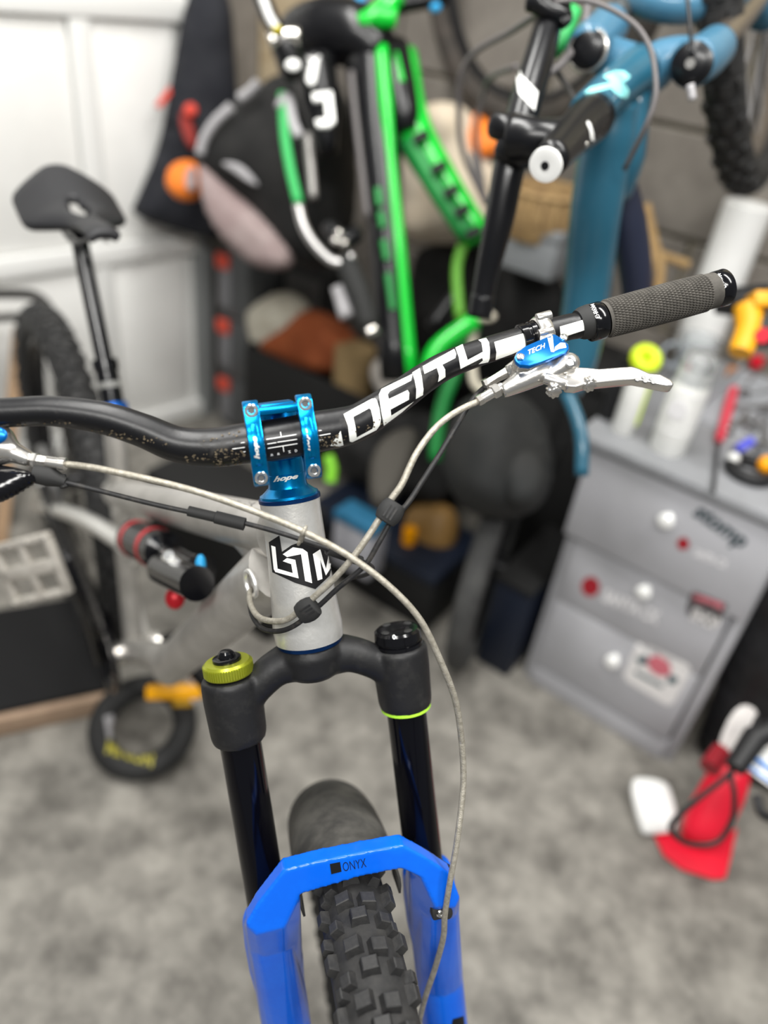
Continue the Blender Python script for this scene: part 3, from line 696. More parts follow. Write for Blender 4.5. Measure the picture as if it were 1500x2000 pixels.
mb=MB(); mb.cyl(FP(330,1090,-.045),FP(365,1118,-.045),.009); mb.cyl(FP(318,1075,-.03),FP(330,1085,-.05),.006); build(mb,'shock_valve',m_polish,sk)
# cranks, ring, chain, pedals
pl=-nP
mb=MB(); mb.torus(BB+pl*.048,nP,.062,.006,n=40,m=8,flat=1.6); mb.cyl(BB+pl*.046,BB+pl*.05,.034); build(mb,'chainring',m_gloss,bike)
mb=MB(); mb.cyl(BB-nP*.045,BB+nP*.045,.022); build(mb,'bottom_bracket',m_silver,bike)
PE=P(62,1112,1.19); CE=P(128,1083,1.205)
mb=MB(); mb.tube([BB+pl*.062,BB.lerp(CE,.5)+pl*.03,CE],[.016,.013,.014],16,flat=.7,up=nP); build(mb,'crank_arm',m_gloss,bike,sharp=180)
CE2=P(452,1388,1.30); mb=MB(); mb.tube([BB+nP*.062,CE2],[.016,.014],16); build(mb,'crank_arm',m_gloss,bike)
def pedal(c,u,w):
    n=u.cross(w).normalized(); mb=MB()
    for s in (-1,1): mb.box(c+w*s*.045,u*.052,w*.006,n*.008); mb.box(c+u*s*.046,u*.006,w*.048,n*.008)
    mb.box(c,u*.05,w*.011,n*.008); mb.box(c+u*.0,u*.006,w*.045,n*.007)
    o=build(mb,'pedal',mat('worn_pedal_alloy',(.42,.39,.35),.5,.5,(.55,.52,.47),40),bike,bev=.003)
    mb=MB()
    for a in (-.046,-.015,.015,.046):
        for b in (-.045,.045):
            for s in (-1,1): mb.cyl(c+u*a+w*b,c+u*a+w*b+n*.013*s,.002,n=6)
    build(mb,'traction_pins',m_polish,o)
    return o
pu=nrm(CR*.93+CU*.22-FW*.2); pw=nrm(CU*.93-CR*.12-FW*.25); pw=nrm(pw-pu*pw.dot(pu)); pedal(PE,pu,pw)
pedal(P(455,1388,1.30),nrm(FW+CR*.12),nrm(CU-CR*.1))
# chain links along the upper and lower run
ca=[BB+pl*.048+nrm(V((0,0,1))*.8+hH*.3)*.066]; cas=[]
top0=BB+pl*.048+V((0,0,.064)); top1=RA+pl*.048+V((0,0,.05)); bot0=BB+pl*.048-V((0,0,.064)); bot1=RA+pl*.048-V((0,0,.10))
mb=MB()
path=[top1.lerp(top0,i/34) for i in range(35)]+[BB+pl*.048+(V((0,0,1))*math.cos(t)-hH*math.sin(t))*.066 for t in [math.pi*i/16 for i in range(1,16)]]+[bot0.lerp(bot1,i/36) for i in range(37)]
for i in range(len(path)-1):
    a_,b_=path[i],path[i+1]; t_=nrm(b_-a_); k=.0035 if i%2 else .0022
    mb.box((a_+b_)/2,t_*((b_-a_).length*.56),nP*k,t_.cross(nP)*.004)
ch=build(mb,'chain',mat('oiled_chain_steel',(.10,.095,.09),.4,.7),bike,flatshade=True); ch['kind']='stuff'
# rear wheel
wheel(bike,RA,nP,V((0,0,1)),(0,0),singles=False)
mb=MB(); mb.torus(RA+pl*.04,nP,.075,.012,n=36,m=8); mb.torus(RA+pl*.035,nP,.05,.014,n=36,m=8); build(mb,'cassette',mat('cassette_steel',(.2,.2,.2),.4,.8),bike)
# saddle
sN=FP(197,452)+hH*(-.018); q_=-hH; p_=V((-q_.y,q_.x,0)); p_=nrm(p_-nP*0)
vs=[];fs=[]; ns_,nt_=26,22
def sw(s):
    k=max(0,min(1,(s-.30)/.34)); k=k*k*(3-2*k); return .0235+.0535*k
for i in range(ns_+1):
    s=i/ns_; hw=sw(s)*(1 if s<.84 else max(.25,1-((s-.84)/.17)**2.2)**.5)
    for j in range(nt_+1):
        t=-1+2*j/nt_; kk=max(0,min(1,(s-.2)/.4)); z=-(.008+.024*kk)*abs(t)**2.4-(.006*(1-s/.12)**2 if s<.12 else 0)+.018*max(0,s-.6)/.4-.012*math.sin(s*math.pi)
        vs.append(sN-q_*(.262*s)+p_*(hw*t)+V((0,0,z+.012)))
for i in range(ns_):
    for j in range(nt_):
        s=(i+.5)/ns_; t=-1+2*(j+.5)/nt_
        if .34<s<.66 and abs(t*sw(s))<.0125*math.sin((s-.34)/.32*math.pi)**.5: continue
        a=i*(nt_+1)+j; fs.append((a,a+1,a+nt_+2,a+nt_+1))
mb=MB(); mb.add(vs,fs); sad=build(mb,'saddle',mat('black_saddle_cover',(.012,.012,.014),.5,bump=.05),bike,bake=False)
q=sad.modifiers.new('t','SOLIDIFY'); q.thickness=.014; q.offset=-1; q=sad.modifiers.new('u','SUBSURF'); q.levels=q.render_levels=1
mb=MB(); c=b_=FP(152,452)
for s in (-1,1): mb.tube(cat_rom([sN-q_*.03+p_*s*.008-V((0,0,.012)),sN-q_*.09+p_*s*.022-V((0,0,.035)),sN-q_*.17+p_*s*.022-V((0,0,.035)),sN-q_*.225+p_*s*.03-V((0,0,.005))],5),.0035,8)
mb.cyl(c-V((0,0,.004)),sN-q_*.12-V((0,0,.03)),.016); build(mb,'saddle_rails',m_gloss,bike)

# ================================================================== GREY DRAWER CABINET
m_grey=mat('grey_cabinet_paint',(.43,.43,.455),.45,0,(.40,.40,.42),6)
m_greytop=mat('grey_worktop_paint',(.27,.275,.29),.45,0,(.23,.235,.245),12)
m_wknob=mat('white_ceramic_knob',(.85,.85,.83),.25,coat=.5)
m_stk=mat('sticker_white',(.78,.76,.75),.5); m_stkred=mat('sticker_red',(.33,.012,.022),.45); m_stkpink=mat('sticker_pink',(.62,.16,.20),.5)
m_stkgrey=mat('sticker_pale_grey',(.78,.77,.78),.5); m_stkdark=mat('sticker_dark',(.03,.05,.06),.5)
FL,FR=G(1022,1315),G(1309,1490); cw=(FR-FL).length; ce=(FR-FL).normalized(); cnn=V((-ce.y,ce.x,0))
if cnn.y<0: cnn=-cnn
def cp(x,y,off=0): return onplane(x,y,FL-cnn*off,cnn)
ztop=cp(1160,862).z; cdp=.56
print('cabinet',FL,FR,cw,ztop)
cab=thing('drawer_cabinet','grey painted three drawer cabinet with white round knobs and stickers','cabinet',FL+ce*cw/2+cnn*cdp/2)
zd=[cp(1111,1032).z,cp(1083,1160).z,cp(1046,1287).z]
def cbox(name,u0,u1,v0,v1,z0,z1,m,par,bev=.002):
    mb=MB(); mb.box(FL+ce*((u0+u1)/2)+cnn*((v0+v1)/2)+V((0,0,(z0+z1)/2)),ce*((u1-u0)/2),cnn*((v1-v0)/2),V((0,0,(z1-z0)/2))); return build(mb,name,m,par,bev=bev)
for u in (0,cw-.022): cbox('side_panel',u,u+.022,0,cdp,0,ztop,m_grey,cab)
cbox('back_panel',.022,cw-.022,cdp-.015,cdp,.0,ztop,m_grey,cab)
cbox('bottom_rail',.022,cw-.022,-.010,.010,.0,zd[2]-.006,m_grey,cab)
cbox('cabinet_top',-.035,cw+.03,-.035,cdp+.02,ztop,ztop+.022,m_greytop,cab,.004)
zz=[ztop-.004]+zd; dws=[]
for i in range(3):
    pull=(.014,.002,.002)[i]; u0=-.002 if i==0 else .022
    d=cbox('drawer',u0,cw-(.004 if i==0 else .026),-.012-pull,.004-pull,zz[i+1]+.002,zz[i]-(.002 if i<2 else -.0005),m_grey,cab,.003); dws.append(d)
    cbox('drawer_box',.035,cw-.04,.004-pull,.40,zz[i+1]+.02,zz[i]-.03,m_grey,d,0)
    kc=FL+ce*(cw*.5+(.0,-.012,-.008)[i])-cnn*(.012+pull)+V((0,0,(zz[i]+zz[i+1])/2+(.0,.03,-.0)[i]))
    kp=[(1307,1010),(1263,1149),(1202,1284)][i]; kc=onplane(*kp,FL-cnn*(.012+pull),cnn)
    mb=MB(); mb.tube_prof(kc,-cnn,[(0,.009),(.006,.006),(.010,.008),(.014,.0145),(.020,.0155),(.025,.012),(.027,.004)],24); build(mb,'knob',m_wknob,d)
def E8(p): return [(980+x/2.777,780+y/2.777) for x,y in p]
def ell(cx,cy,ax_,ay_,rot=0,n=20): return [(cx+ax_*math.cos(t)*math.cos(rot)-ay_*math.sin(t)*math.sin(rot),cy+ax_*math.cos(t)*math.sin(rot)+ay_*math.sin(t)*math.cos(rot)) for t in [2*math.pi*i/n for i in range(n)]]
d1,d2,d3=dws
decal(text_px('stomp',(1352,1004),(98,68),(18,-25),bold=.035,shear=.2,step=8),d1,'sticker',m_stkdark,d1,.0008,'black lettering sticker')
decal(px_mesh([E8(ell(985,782,34,34))],0),d1,'sticker',m_stkred,d1,.0008,'small red round sticker')
decal(text_px('SANTA CX',(1354,1085),(64,26),(5,-15),bold=.03,step=8),d1,'sticker',m_stkgrey,d1,.0008,'pale lettering sticker')
decal(px_mesh([E8(ell(482,1015,50,54))],0),d2,'sticker',m_stkred,d2,.0008,'large red round sticker')
decal(text_px('SANTA CX',(1176,1172),(108,46),(8,-22),bold=.05,step=8),d2,'sticker',m_stkgrey,d2,.0008,'long pale lettering sticker')
decal(px_mesh([E8([(1025,1050),(1050,1040),(1200,1100),(1225,1115),(1190,1215),(1150,1240),(1010,1170),(1000,1140)])],9),[d2,d1]+[c for c in cab.children if c.name.startswith('side')],'sticker',mat('sticker_charcoal',(.10,.095,.10),.5),d2,.0008,'charcoal sticker with red and white print')
decal(px_mesh([E8([(1035,1048),(1205,1105),(1195,1150),(1025,1085)])],9),[d2,d1],'sticker_print',m_stkpink,d2,.0016)
decal(text_px('SHOP',(1348,1207),(54,25),(8,-22),bold=.05,step=6),[d2,d1],'sticker_print',m_stk,d2,.0016)
decal(px_mesh([E8([(755,1315),(1010,1435),(1030,1470),(930,1650),(895,1660),(675,1525),(662,1490),(735,1325)])],9),[d3,d2],'sticker',m_stk,d3,.0008,'white sticker with pink oval emblem')
decal(px_mesh([E8(ell(855,1445,72,48,.6))],9),[d3,d2],'sticker_print',m_stkpink,d3,.0016)
decal(px_mesh([E8([(730,1400),(790,1385),(800,1425),(745,1440)]),E8([(905,1490),(960,1510),(945,1545),(900,1535)]),E8([(715,1480),(730,1470),(880,1550),(870,1565)])],9),[d3,d2],'sticker_print',mat('sticker_teal',(.05,.10,.12),.5),d3,.0016)

ZT=ztop+.022
def onT(x,y,dz=0): return G(x,y,ZT+dz)
def hgt(b,x,y): return onplane(x,y,b,V((0,1,0))).z-b.z
UP=V((0,0,1))
m_canw=mat('white_can_paint',(.86,.86,.83),.35,0,(.80,.80,.77),30)
m_clear=mat('clear_plastic',(.85,.88,.9),.15,0,trans=.85)
m_neon=mat('neon_yellow_plastic',(.62,.80,.015),.4)
m_tool=mat('tool_steel',(.45,.45,.46),.3,.9,(.3,.3,.3),50)
m_redp=mat('red_plastic',(.62,.012,.03),.4)
m_yel=mat('yellow_plastic',(.78,.36,.01),.45)
m_blkp=mat('black_plastic',(.012,.012,.013),.5)
m_whp=mat('white_plastic',(.82,.82,.80),.4)
m_prints=mat('grey_can_print',(.35,.35,.34),.5)
# white spray can
b=onT(1302,878); h=hgt(b,1372,735)
can=thing('spray_can','tall white spray can with clear cap standing on the grey cabinet','can',b)
mb=MB(); mb.tube_prof(b,UP,[(0,.031),(.004,.033),(h-.022,.033),(h-.012,.030),(h-.004,.024),(h,.022)],36); build(mb,'can_body',m_canw,can)
mb=MB(); mb.tube_prof(b+UP*(h-.012),UP,[(0,.031),(.05,.029),(.054,.026)],28); build(mb,'clear_cap',m_clear,can)
mb=MB(); mb.tube_prof(b+UP*h,UP,[(0,.008),(.016,.008),(.017,.012),(.028,.011)],16); build(mb,'nozzle',m_whp,can)
mb=MB()
for z in (.05,.065,.08,.10,.115,.125): mb.torus(b+UP*z,UP,.0331,.0012,n=28,m=6)
mb.cyl(b+UP*(h*.62)-cnn*.0325,b+UP*(h*.62)-cnn*.0345,.018); o=build(mb,'can_print',m_stkgrey,can); o['kind']='stuff'
# neon capped bottle
b=onT(1214,842); h=hgt(b,1264,716)
bo=thing('lube_bottle','slim white and neon yellow bottle with round neon cap','bottle',b)
mb=MB(); mb.tube_prof(b,UP,[(0,.019),(.003,.021),(h-.03,.021),(h-.012,.017),(h,.013)],28); build(mb,'bottle_body',m_canw,bo)
mb=MB(); mb.torus(b+UP*(h+.014)-FW*.0,nrm(-FW+UP*.4),.017,.0125,n=28,m=12); mb.cyl(b+UP*(h-.008),b+UP*(h+.006),.016); build(mb,'neon_cap',m_neon,bo)
mb=MB(); mb.box(b+CR*.016-FW*.012+UP*(h*.42),CR*.006,FW*.004,UP*(h*.34)); build(mb,'neon_stripe',m_neon,bo)
b=onT(1185,815); mb=MB(); mb.tube_prof(b,UP,[(0,.016),(.002,.018),(.09,.018),(.105,.010),(.13,.009)],24); single(mb,'oil_bottle',m_blkp,'small black bottle behind the neon capped bottle','bottle')
# clear jar with hook handle
b=onT(1338,745); jar=thing('plastic_jar','clear plastic measuring jar behind the white spray can','jar',b)
mb=MB(); mb.tube_prof(b,UP,[(0,.034),(.002,.036),(.10,.040),(.105,.042),(.105,.039),(.004,.033)],28); build(mb,'jar_body',m_clear,jar)
mb=MB(); mb.torus(b+UP*.065-CR*.05,nrm(FW+CU*.4),.024,.004,n=28,m=8); build(mb,'handle',mat('grey_blue_plastic',(.30,.34,.38),.4),jar)
# white roll against the wall + white cap
b=onplane(1418,520,WALLP-NW*.06,NW); rt_=onplane(1446,395,WALLP-NW*.06,NW); b.z=ZT; print('roll',b,rt_,(rt_-CAM).dot(FW)); hh_=rt_.z-ZT; rr_=46/FPX*(rt_-CAM).dot(FW)
mb=MB(); mb.tube_prof(b,UP,[(0,rr_-.003),(.002,rr_),(hh_,rr_),(hh_+.002,rr_-.003),(hh_+.002,.015),(hh_-.012,.014)],32); single(mb,'paper_roll',m_whp,'tall white paper roll leaning behind the black grip','roll')
b=onT(1378,672); mb=MB(); mb.tube_prof(b,UP,[(0,.030),(.004,.033),(.03,.031),(.045,.022),(.05,.012)],24); single(mb,'white_funnel',m_whp,'small white domed funnel on the cabinet below the black grip','funnel')
# screwdriver hanging over the edge
a_=onT(1433,760,.02); b_=onT(1404,862,.012); c_=onT(1393,960,.010)
sd_=thing('screwdriver','screwdriver with red handle lying across the cabinet top edge','screwdriver',b_-UP*.012)
mb=MB(); dv=nrm(b_-a_); L=(b_-a_).length; mb.tube_prof(a_,dv,[(0,.006),(.004,.0105),(L*.3,.0115),(L*.8,.009),(L*.9,.0105),(L,.006)],12); build(mb,'handle',mat('red_handle',(.62,.05,.08),.35),sd_)
mb=MB(); mb.cyl(b_,c_,.003,n=10); build(mb,'shaft',m_blkp,sd_)
# drill
b=onT(1462,690); dl_=thing('cordless_drill','yellow and black cordless drill lying at the back of the cabinet top','drill',b)
mb=MB(); mb.tube([P(1500,590,1.280),P(1400,588,1.320)],[.030,.022],16); build(mb,'drill_body',m_blkp,dl_)
mb=MB(); mb.tube(cat_rom([P(1460,600,1.260),P(1462,640,1.250),P(1445,690,1.240)],4),[.022]*4+[.020]*4+[.018],12); build(mb,'drill_grip',m_yel,dl_)
mb=MB(); mb.box(P(1490,588,1.250),CR*.022,CU*.013,FW*.02); build(mb,'yellow_housing',m_yel,dl_,bev=.005)
mb=MB(); mb.tube([P(1440,580,1.305),P(1405,590,1.330)],[.018,.010],12); build(mb,'chuck',m_blkp,dl_)
mb=MB(); mb.box(P(1490,650,1.260),CR*.028,CU*.022,FW*.025); build(mb,'battery',m_blkp,dl_,bev=.005)
mb=MB(); mb.cyl(P(1490,655,1.230),P(1490,655,1.220),.012); build(mb,'red_badge',m_redp,dl_)
# tape coil with orange core, blue piece, ball
b=onT(1462,928); tp=thing('tape_coil','black tape coil with orange core on the cabinet edge','tape',b)
mb=MB(); mb.torus(b+UP*.012,UP,.036,.012,n=32,m=10); build(mb,'coil',m_blkp,tp)
mb=MB(); mb.ball(b+UP*.022+CR*.022-FW*.006,CR*.017,CU*.017,FW*.015); build(mb,'orange_core',mat('orange_plastic',(.85,.33,.0),.4),tp)
b=onT(1424,915); mb=MB(); mb.ball(b+UP*.022,CR*.011,CU*.011,FW*.011); single(mb,'white_ball',m_whp,'small white ball beside the black tape coil','ball')
b=onT(1444,890); mb=MB(); mb.box(b+UP*.024,nrm(CR+CU*.6)*.018,nrm(CU-CR*.6)*.008,FW*.010); single(mb,'blue_clip',mat('blue_plastic',(.07,.08,.55),.4),'small blue plastic clip above the black tape coil','clip',bev=.003)
# loose tools: sockets, spanners, keys
tl=[('open_spanner',1440,830,.9),('open_spanner',1470,800,.4),('open_spanner',1490,850,1.3),('hex_key',1430,700,.2),('hex_key',1465,745,1.0),('hex_key',1490,770,.6)]
names=['open spanner nearest the tape coil','open spanner across the middle of the tool pile','open spanner at the right edge of the photo','hex key behind the spanners next to the clear jar','hex key in the middle of the tool pile','hex key at the right edge of the photo']
for (nm,x,y,r),lb_ in zip(tl,names):
    b=onT(x,y); u=V((math.cos(r),math.sin(r),0)); w=V((-u.y,u.x,0)); mb=MB()
    if nm=='open_spanner':
        mb.box(b+UP*.006,u*.05,w*.006,UP*.003)
        for s in (-1,1): mb.torus(b+UP*.006+u*.058*s,UP,.010,.004,n=16,m=6,a0=math.radians(40),a1=math.radians(320),u=u*s)
    else: mb.tube([b+UP*.005+w*.03-u*.04,b+UP*.005-u*.04,b+UP*.005+u*.05],.0035,6)
    single(mb,nm,m_tool,'steel '+lb_,'spanner' if 'open' in nm else 'hex key','loose steel tools on the cabinet')
for i,(x,y,lb_) in enumerate([(1425,735,'orange'),(1452,690,'a'),(1475,715,'b'),(1450,780,'c'),(1490,815,'d'),(1460,845,'e'),(1480,885,'f')]):
    b=onT(x,y); mb=MB(); rr=.011+.002*(i%3); mb.tube_prof(b,UP,[(0,rr-.001),(.001,rr),(.022,rr),(.023,rr-.002),(.023,rr-.005),(.012,rr-.005)],14)
    single(mb,'socket',mat('copper_socket',(.55,.20,.04),.4,.3) if i==0 else (m_redp if i in(2,) else m_tool),['orange socket beside the clear plastic jar','steel socket behind the orange socket','red socket below the drill','steel socket right of the screwdriver handle','steel socket at the right edge beside the spanners','steel socket above the blue clip','steel socket above the orange tape core'][i],'socket','loose sockets on the cabinet')
b=onT(1490,800); tr=thing('tool_tray','shallow grey tray under the loose steel tools','tray',b)
mb=MB(); mb.box(b+UP*.002,ce*.10,cnn*.17,UP*.002); build(mb,'tray_base',mat('grey_tray',(.30,.31,.33),.5),tr)
for s in (-1,1): mb=MB(); mb.box(b+UP*.010+ce*.10*s,ce*.003,cnn*.17,UP*.010); build(mb,'tray_rim',mat('grey_tray',(.3,.3,.3)),tr)

# ================================================================== RIGHT OF THE CABINET, ON THE FLOOR
m_bag=mat('black_nylon',(.007,.007,.008),.5,0,(.016,.016,.018),18,.4,.7,.4,25)
m_white=mat('white_print',(1,1,1)); m_lab=mat('paper_label',(.60,.57,.55),.6,0,(.5,.47,.46),30)
gb=G(1440,1520); mb=MB()
bagp=gb+NW*.07+EW*.05
puff(mb,[(1345,1490),(1385,1560),(1470,1570),(1570,1560),(1600,1250),(1540,1080),(1490,1060),(1452,1180),(1400,1330)],bagp,nrm((-.35,-.93,0)),.13,k=.8,amp=.25,fr=9)
single(mb,'black_sack',m_bag,'shiny black sack standing on the floor right of the grey cabinet','bag')
mb=MB(); puff(mb,[(1440,1368),(1492,1392),(1432,1485),(1394,1468)],P(1440,1420,1.36),nrm(-FW+CU*.2),.006,k=.5,amp=0); single(mb,'paper_tag',m_lab,'pale paper tag on the black sack above the red dustpan','tag')
mb=MB(); puff(mb,[(1500,1405),(1530,1420),(1500,1500),(1466,1500)],P(1490,1450,1.34),nrm(-FW+CU*.2),.006,k=.5,amp=0); single(mb,'paper_tag',m_lab,'pale paper tag at the right edge of the photo','tag')
# red dustpan
dp=G(1370,1670); pan=thing('dustpan','red plastic dustpan lying on the concrete with its lip forward','dustpan',dp)
m_redd=mat('red_dustpan_plastic',(.72,.012,.035),.35)
lip=[G(x,y,.004) for x,y in [(1276,1632),(1300,1627),(1345,1640),(1395,1640),(1438,1620),(1425,1680),(1415,1718),(1392,1720),(1330,1700),(1295,1672)]]
mb=MB(); mb.prism(lip,UP*.007); build(mb,'pan_lip',m_redd,pan,bev=.002)
mb=MB(); 
a_=[G(1330,1640,.01),G(1410,1640,.01),P(1475,1500,1.27),P(1400,1480,1.31)]
puff(mb,[(1325,1625),(1345,1570),(1385,1500),(1410,1478),(1470,1502),(1458,1560),(1428,1620),(1400,1648),(1355,1650)],G(1375,1650,.03),nrm((-.25,-.75,.6)),.055,k=.9,amp=0); build(mb,'pan_body',m_redd,pan,sharp=180)
mb=MB(); mb.tube([P(1385,1500,1.32),P(1410,1465,1.34)],[.018,.016],14); build(mb,'pan_handle',mat('dark_red_plastic',(.30,.01,.02),.4),pan)
wp_=[(1226,1522),(1258,1517),(1300,1526),(1312,1545),(1325,1600),(1318,1625),(1270,1630),(1248,1628)]
mb=MB(); puff(mb,wp_,G(1280,1600,.03),nrm((-.1,-.45,.9)),.02,k=.5,amp=0); 
single(mb,'white_scoop',m_whp,'flat white plastic scoop on the floor left of the red dustpan','scoop',sharp=180)
def strap(name,pts,r,m,label,cat,n=8): 
    mb=MB(); mb.tube(cat_rom([P(*p) for p in pts],6),r,n); return single(mb,name,m,label,cat)
strap('strap_loop',[(1480,1400,1.25),(1455,1455,1.22),(1425,1510,1.21),(1370,1555,1.20),(1318,1600,1.20),(1312,1625,1.20),(1345,1648,1.20),(1400,1645,1.20),(1430,1600,1.20),(1434,1550,1.20),(1428,1510,1.21),(1445,1455,1.22)],.0042,m_blkp,'thin black strap looped over the red dustpan','strap')
mb=MB(); mb.tube([P(1435,1500,1.20),P(1475,1440,1.22),P(1520,1420,1.22)],[.016,.020,.016],12); single(mb,'brush_handle',m_blkp,'thick black brush handle above the red dustpan','brush')
b=P(1492,1495,1.24); bx_=thing('printed_tin','white and blue printed tin at the right edge above the dustpan','tin',b-UP*.03)
mb=MB(); mb.tube([b-CU*.02-CR*.01,b+CU*.02+CR*.02],.028,24); build(mb,'tin_body',m_whp,bx_)
mb=MB(); mb.torus(b,nrm(CU*.02+CR*.015),.0265,.004,n=28,m=8); mb.torus(b-CU*.014-CR*.008,nrm(CU*.02+CR*.015),.0265,.003,n=28,m=8); build(mb,'blue_band',mat('blue_tin_print',(.03,.22,.65),.4),bx_)
for pts,lb_ in (([(1478,1555,1.22),(1490,1590,1.2),(1530,1600,1.18)],'black cable end on the floor at the right edge'),):
    strap('cable_end',pts,.008,m_blkp,lb_,'cable')

# ================================================================== BACKGROUND BY THE BLOCK WALL
def wp(x,y,off): return onplane(x,y,WALLP-NW*off,NW)
m_nav=mat('dark_navy_cloth',(.010,.011,.016),.8,0,(.018,.019,.024),15,bump=.3,bs=30)
m_bagb=mat('black_bag_fabric',(.007,.007,.007),.75,0,(.014,.0135,.013),20,bump=.3,bs=40)
m_pink=mat('dusty_pink_fabric',(.27,.20,.195),.8,0,(.36,.29,.28),10)
m_pipe=mat('grey_piping',(.36,.35,.36),.6)
m_org=mat('orange_cloth',(.80,.20,.02),.6); m_redc=mat('red_cord',(.55,.05,.03),.6)
m_cream=mat('cream_canvas',(.55,.46,.35),.85,0,(.64,.56,.45),9,bump=.3,bs=25)
m_rust=mat('rust_fleece',(.27,.065,.02),.9,0,(.34,.09,.03),14,bump=.4,bs=40)
m_green=mat('neon_green_frame',(.0,.50,.03),.35,0,coat=.5)
m_dgreen=mat('dark_green_decal_and_shade',(.01,.20,.04),.5)  # dark green parts and dashes; also the painted shade on the down tube
m_bframe=mat('black_bike_frame',(.004,.004,.005),.3,0,coat=.1)
m_dgrey=mat('charcoal_fabric',(.014,.015,.015),.75,0,(.022,.022,.021),12,bump=.3,bs=30)
m_ply=mat('plywood',(.40,.31,.19),.7,0,(.50,.41,.28),8,aniso=(1,1,8))
m_wood=mat('raw_timber',(.42,.28,.17),.7,0,(.34,.22,.13),12)
m_straw=mat('straw_weave',(.42,.28,.13),.8,0,(.24,.15,.07),40)
m_rope=mat('tan_rope',(.42,.28,.13),.85,0,(.30,.19,.08),60)
m_chainm=mat('bright_chain',(.45,.44,.43),.3,.8)
FC=nrm(-FW+CU*.3)
# plywood sheet leaning on wall, behind the jacket
mb=MB(); slab(mb,[(440,-60),(640,-60),(640,190),(560,230),(470,190)],wp(520,80,.06),NW,.02)
single(mb,'plywood_sheet',m_ply,'tan plywood sheet standing on end behind the black jacket and green bike','board')
# jacket
jc=P(370,250,2.05); jk=thing('hanging_jacket','dark navy jacket hanging beside the white door','jacket',jc)
mb=MB(); puff(mb,[(368,-40),(450,-40),(462,150),(470,300),(440,470),(385,462),(252,422),(268,385),(310,290),(335,150)],jc,nrm((.35,-.93,.05)),.12,k=.6,amp=.3,fr=7); build(mb,'jacket_body',m_nav,jk,sharp=180)
mb=MB(); puff(mb,[(345,225),(372,215),(388,290),(365,290)],P(362,250,1.97),FC,.03,k=.6,amp=0); build(mb,'red_pocket',mat('dark_red_lining',(.22,.02,.015),.7),jk)
mb=MB(); mb.tube([P(352,150,2.0),P(308,208,1.98)],.011,10,flat=.5); build(mb,'red_zip_pull',m_redc,jk)
mb=MB(); mb.ball(P(372,215,1.95),CR*.018,CU*.018,FW*.012); build(mb,'red_toggle',m_redc,jk)
oc=P(364,352,1.92); ob=thing('woollen_hat','round orange woollen hat with a pale patch beside the black rucksack','hat',oc-UP*.05)
mb=MB(); mb.tube_prof(oc,FC,[(-.04,.03),(-.02,.046),(.0,.052),(.02,.044),(.03,.025),(.032,.004)],28); cb=build(mb,'hat_body',m_org,ob,sharp=180)
mb=MB(); puff(mb,[(362,330),(385,325),(384,375),(360,370)],oc+FC*.03,FC,.02,k=.5,amp=.3); build(mb,'white_print_patch',m_pink,ob)
# rucksack
rc=P(520,320,1.85); rs=thing('rucksack','big black rucksack with grey piping and a pink base, hanging behind the green bike','rucksack',rc)
rn=nrm((-.2,-.95,.25))
mb=MB(); puff(mb,[(385,330),(395,275),(460,195),(530,150),(620,110),(690,200),(700,420),(650,530),(575,520),(520,460),(430,390)],rc,rn,.20,k=.7,amp=.2,fr=6); build(mb,'bag_body',m_bagb,rs,sharp=180)
mb=MB(); puff(mb,[(383,318),(402,316),(452,372),(512,415),(562,465),(578,520),(540,532),(480,515),(408,435)],rc+rn*.065,rn,.09,k=.7,amp=.2); build(mb,'pink_base',m_pink,rs,sharp=180)
for pts in ([(390,300),(400,268),(420,238),(452,208)],[(468,192),(488,178),(505,160)]):
    mb=MB(); mb.tube(cat_rom([onplane(x,y,rc+rn*.10,rn) for x,y in pts],5),.011,10); build(mb,'piping',m_pipe,rs)
for poly in ([(428,318),(450,315),(478,325),(510,365),(490,360),(462,340)],[(545,205),(565,185),(572,225),(560,265)]):
    mb=MB(); puff(mb,poly,onplane(470,330,rc+rn*.108,rn),rn,.012,k=.5,amp=.4,fr=30); build(mb,'silver_logo',m_pipe,rs)
# cream sack, orange cloth, straw basket, rope
sk_=P(880,330,1.90); mb=MB(); puff(mb,[(825,205),(870,195),(925,215),(935,300),(975,330),(990,460),(900,480),(780,470),(775,340),(800,260)],sk_,nrm((-.4,-.9,.1)),.16,k=.8,amp=.3,fr=8); single(mb,'canvas_sack',m_cream,'cream canvas sack hanging between the green bike and the black handlebar','sack',sharp=180)
mb=MB(); puff(mb,[(905,235),(950,220),(990,240),(992,290),(940,305),(910,290)],P(950,262,1.84),FC,.07,k=.8,amp=.3,fr=14); single(mb,'orange_cloth',m_org,'orange folded cloth on top of the cream sack','cloth',sharp=180)
sb_=P(1062,405,1.78); bk_=thing('straw_basket','straw basket behind the blue bike stem','basket',sb_-UP*.16)
mb=MB(); mb.tube_prof(sb_-UP*.16,UP,[(0,.06),(.01,.085),(.12,.11),(.20,.10),(.20,.09),(.02,.075)],30); build(mb,'basket_body',m_straw,bk_)
for i_ in range(22):
    t_=2*math.pi*i_/22; d_=V((math.cos(t_),math.sin(t_),0)); mb=MB(); mb.tube([sb_-UP*.15+d_*.084,sb_-UP*.04+d_*.110,sb_+UP*.035+d_*.102],.007,6); build(mb,'straw_rib',m_rope if i_%2 else m_straw,bk_)
mb=MB(); mb.torus(sb_+UP*.04,UP,.10,.010,n=28,m=8); build(mb,'basket_rim',m_straw,bk_)
bk_.scale=(.95,.95,.55); bk_.location=sb_-UP*.07
rp=P(1262,470,1.62); ro=thing('rope_hank','tan rope hank hanging on the block wall right of the blue frame','rope',rp-UP*.2)
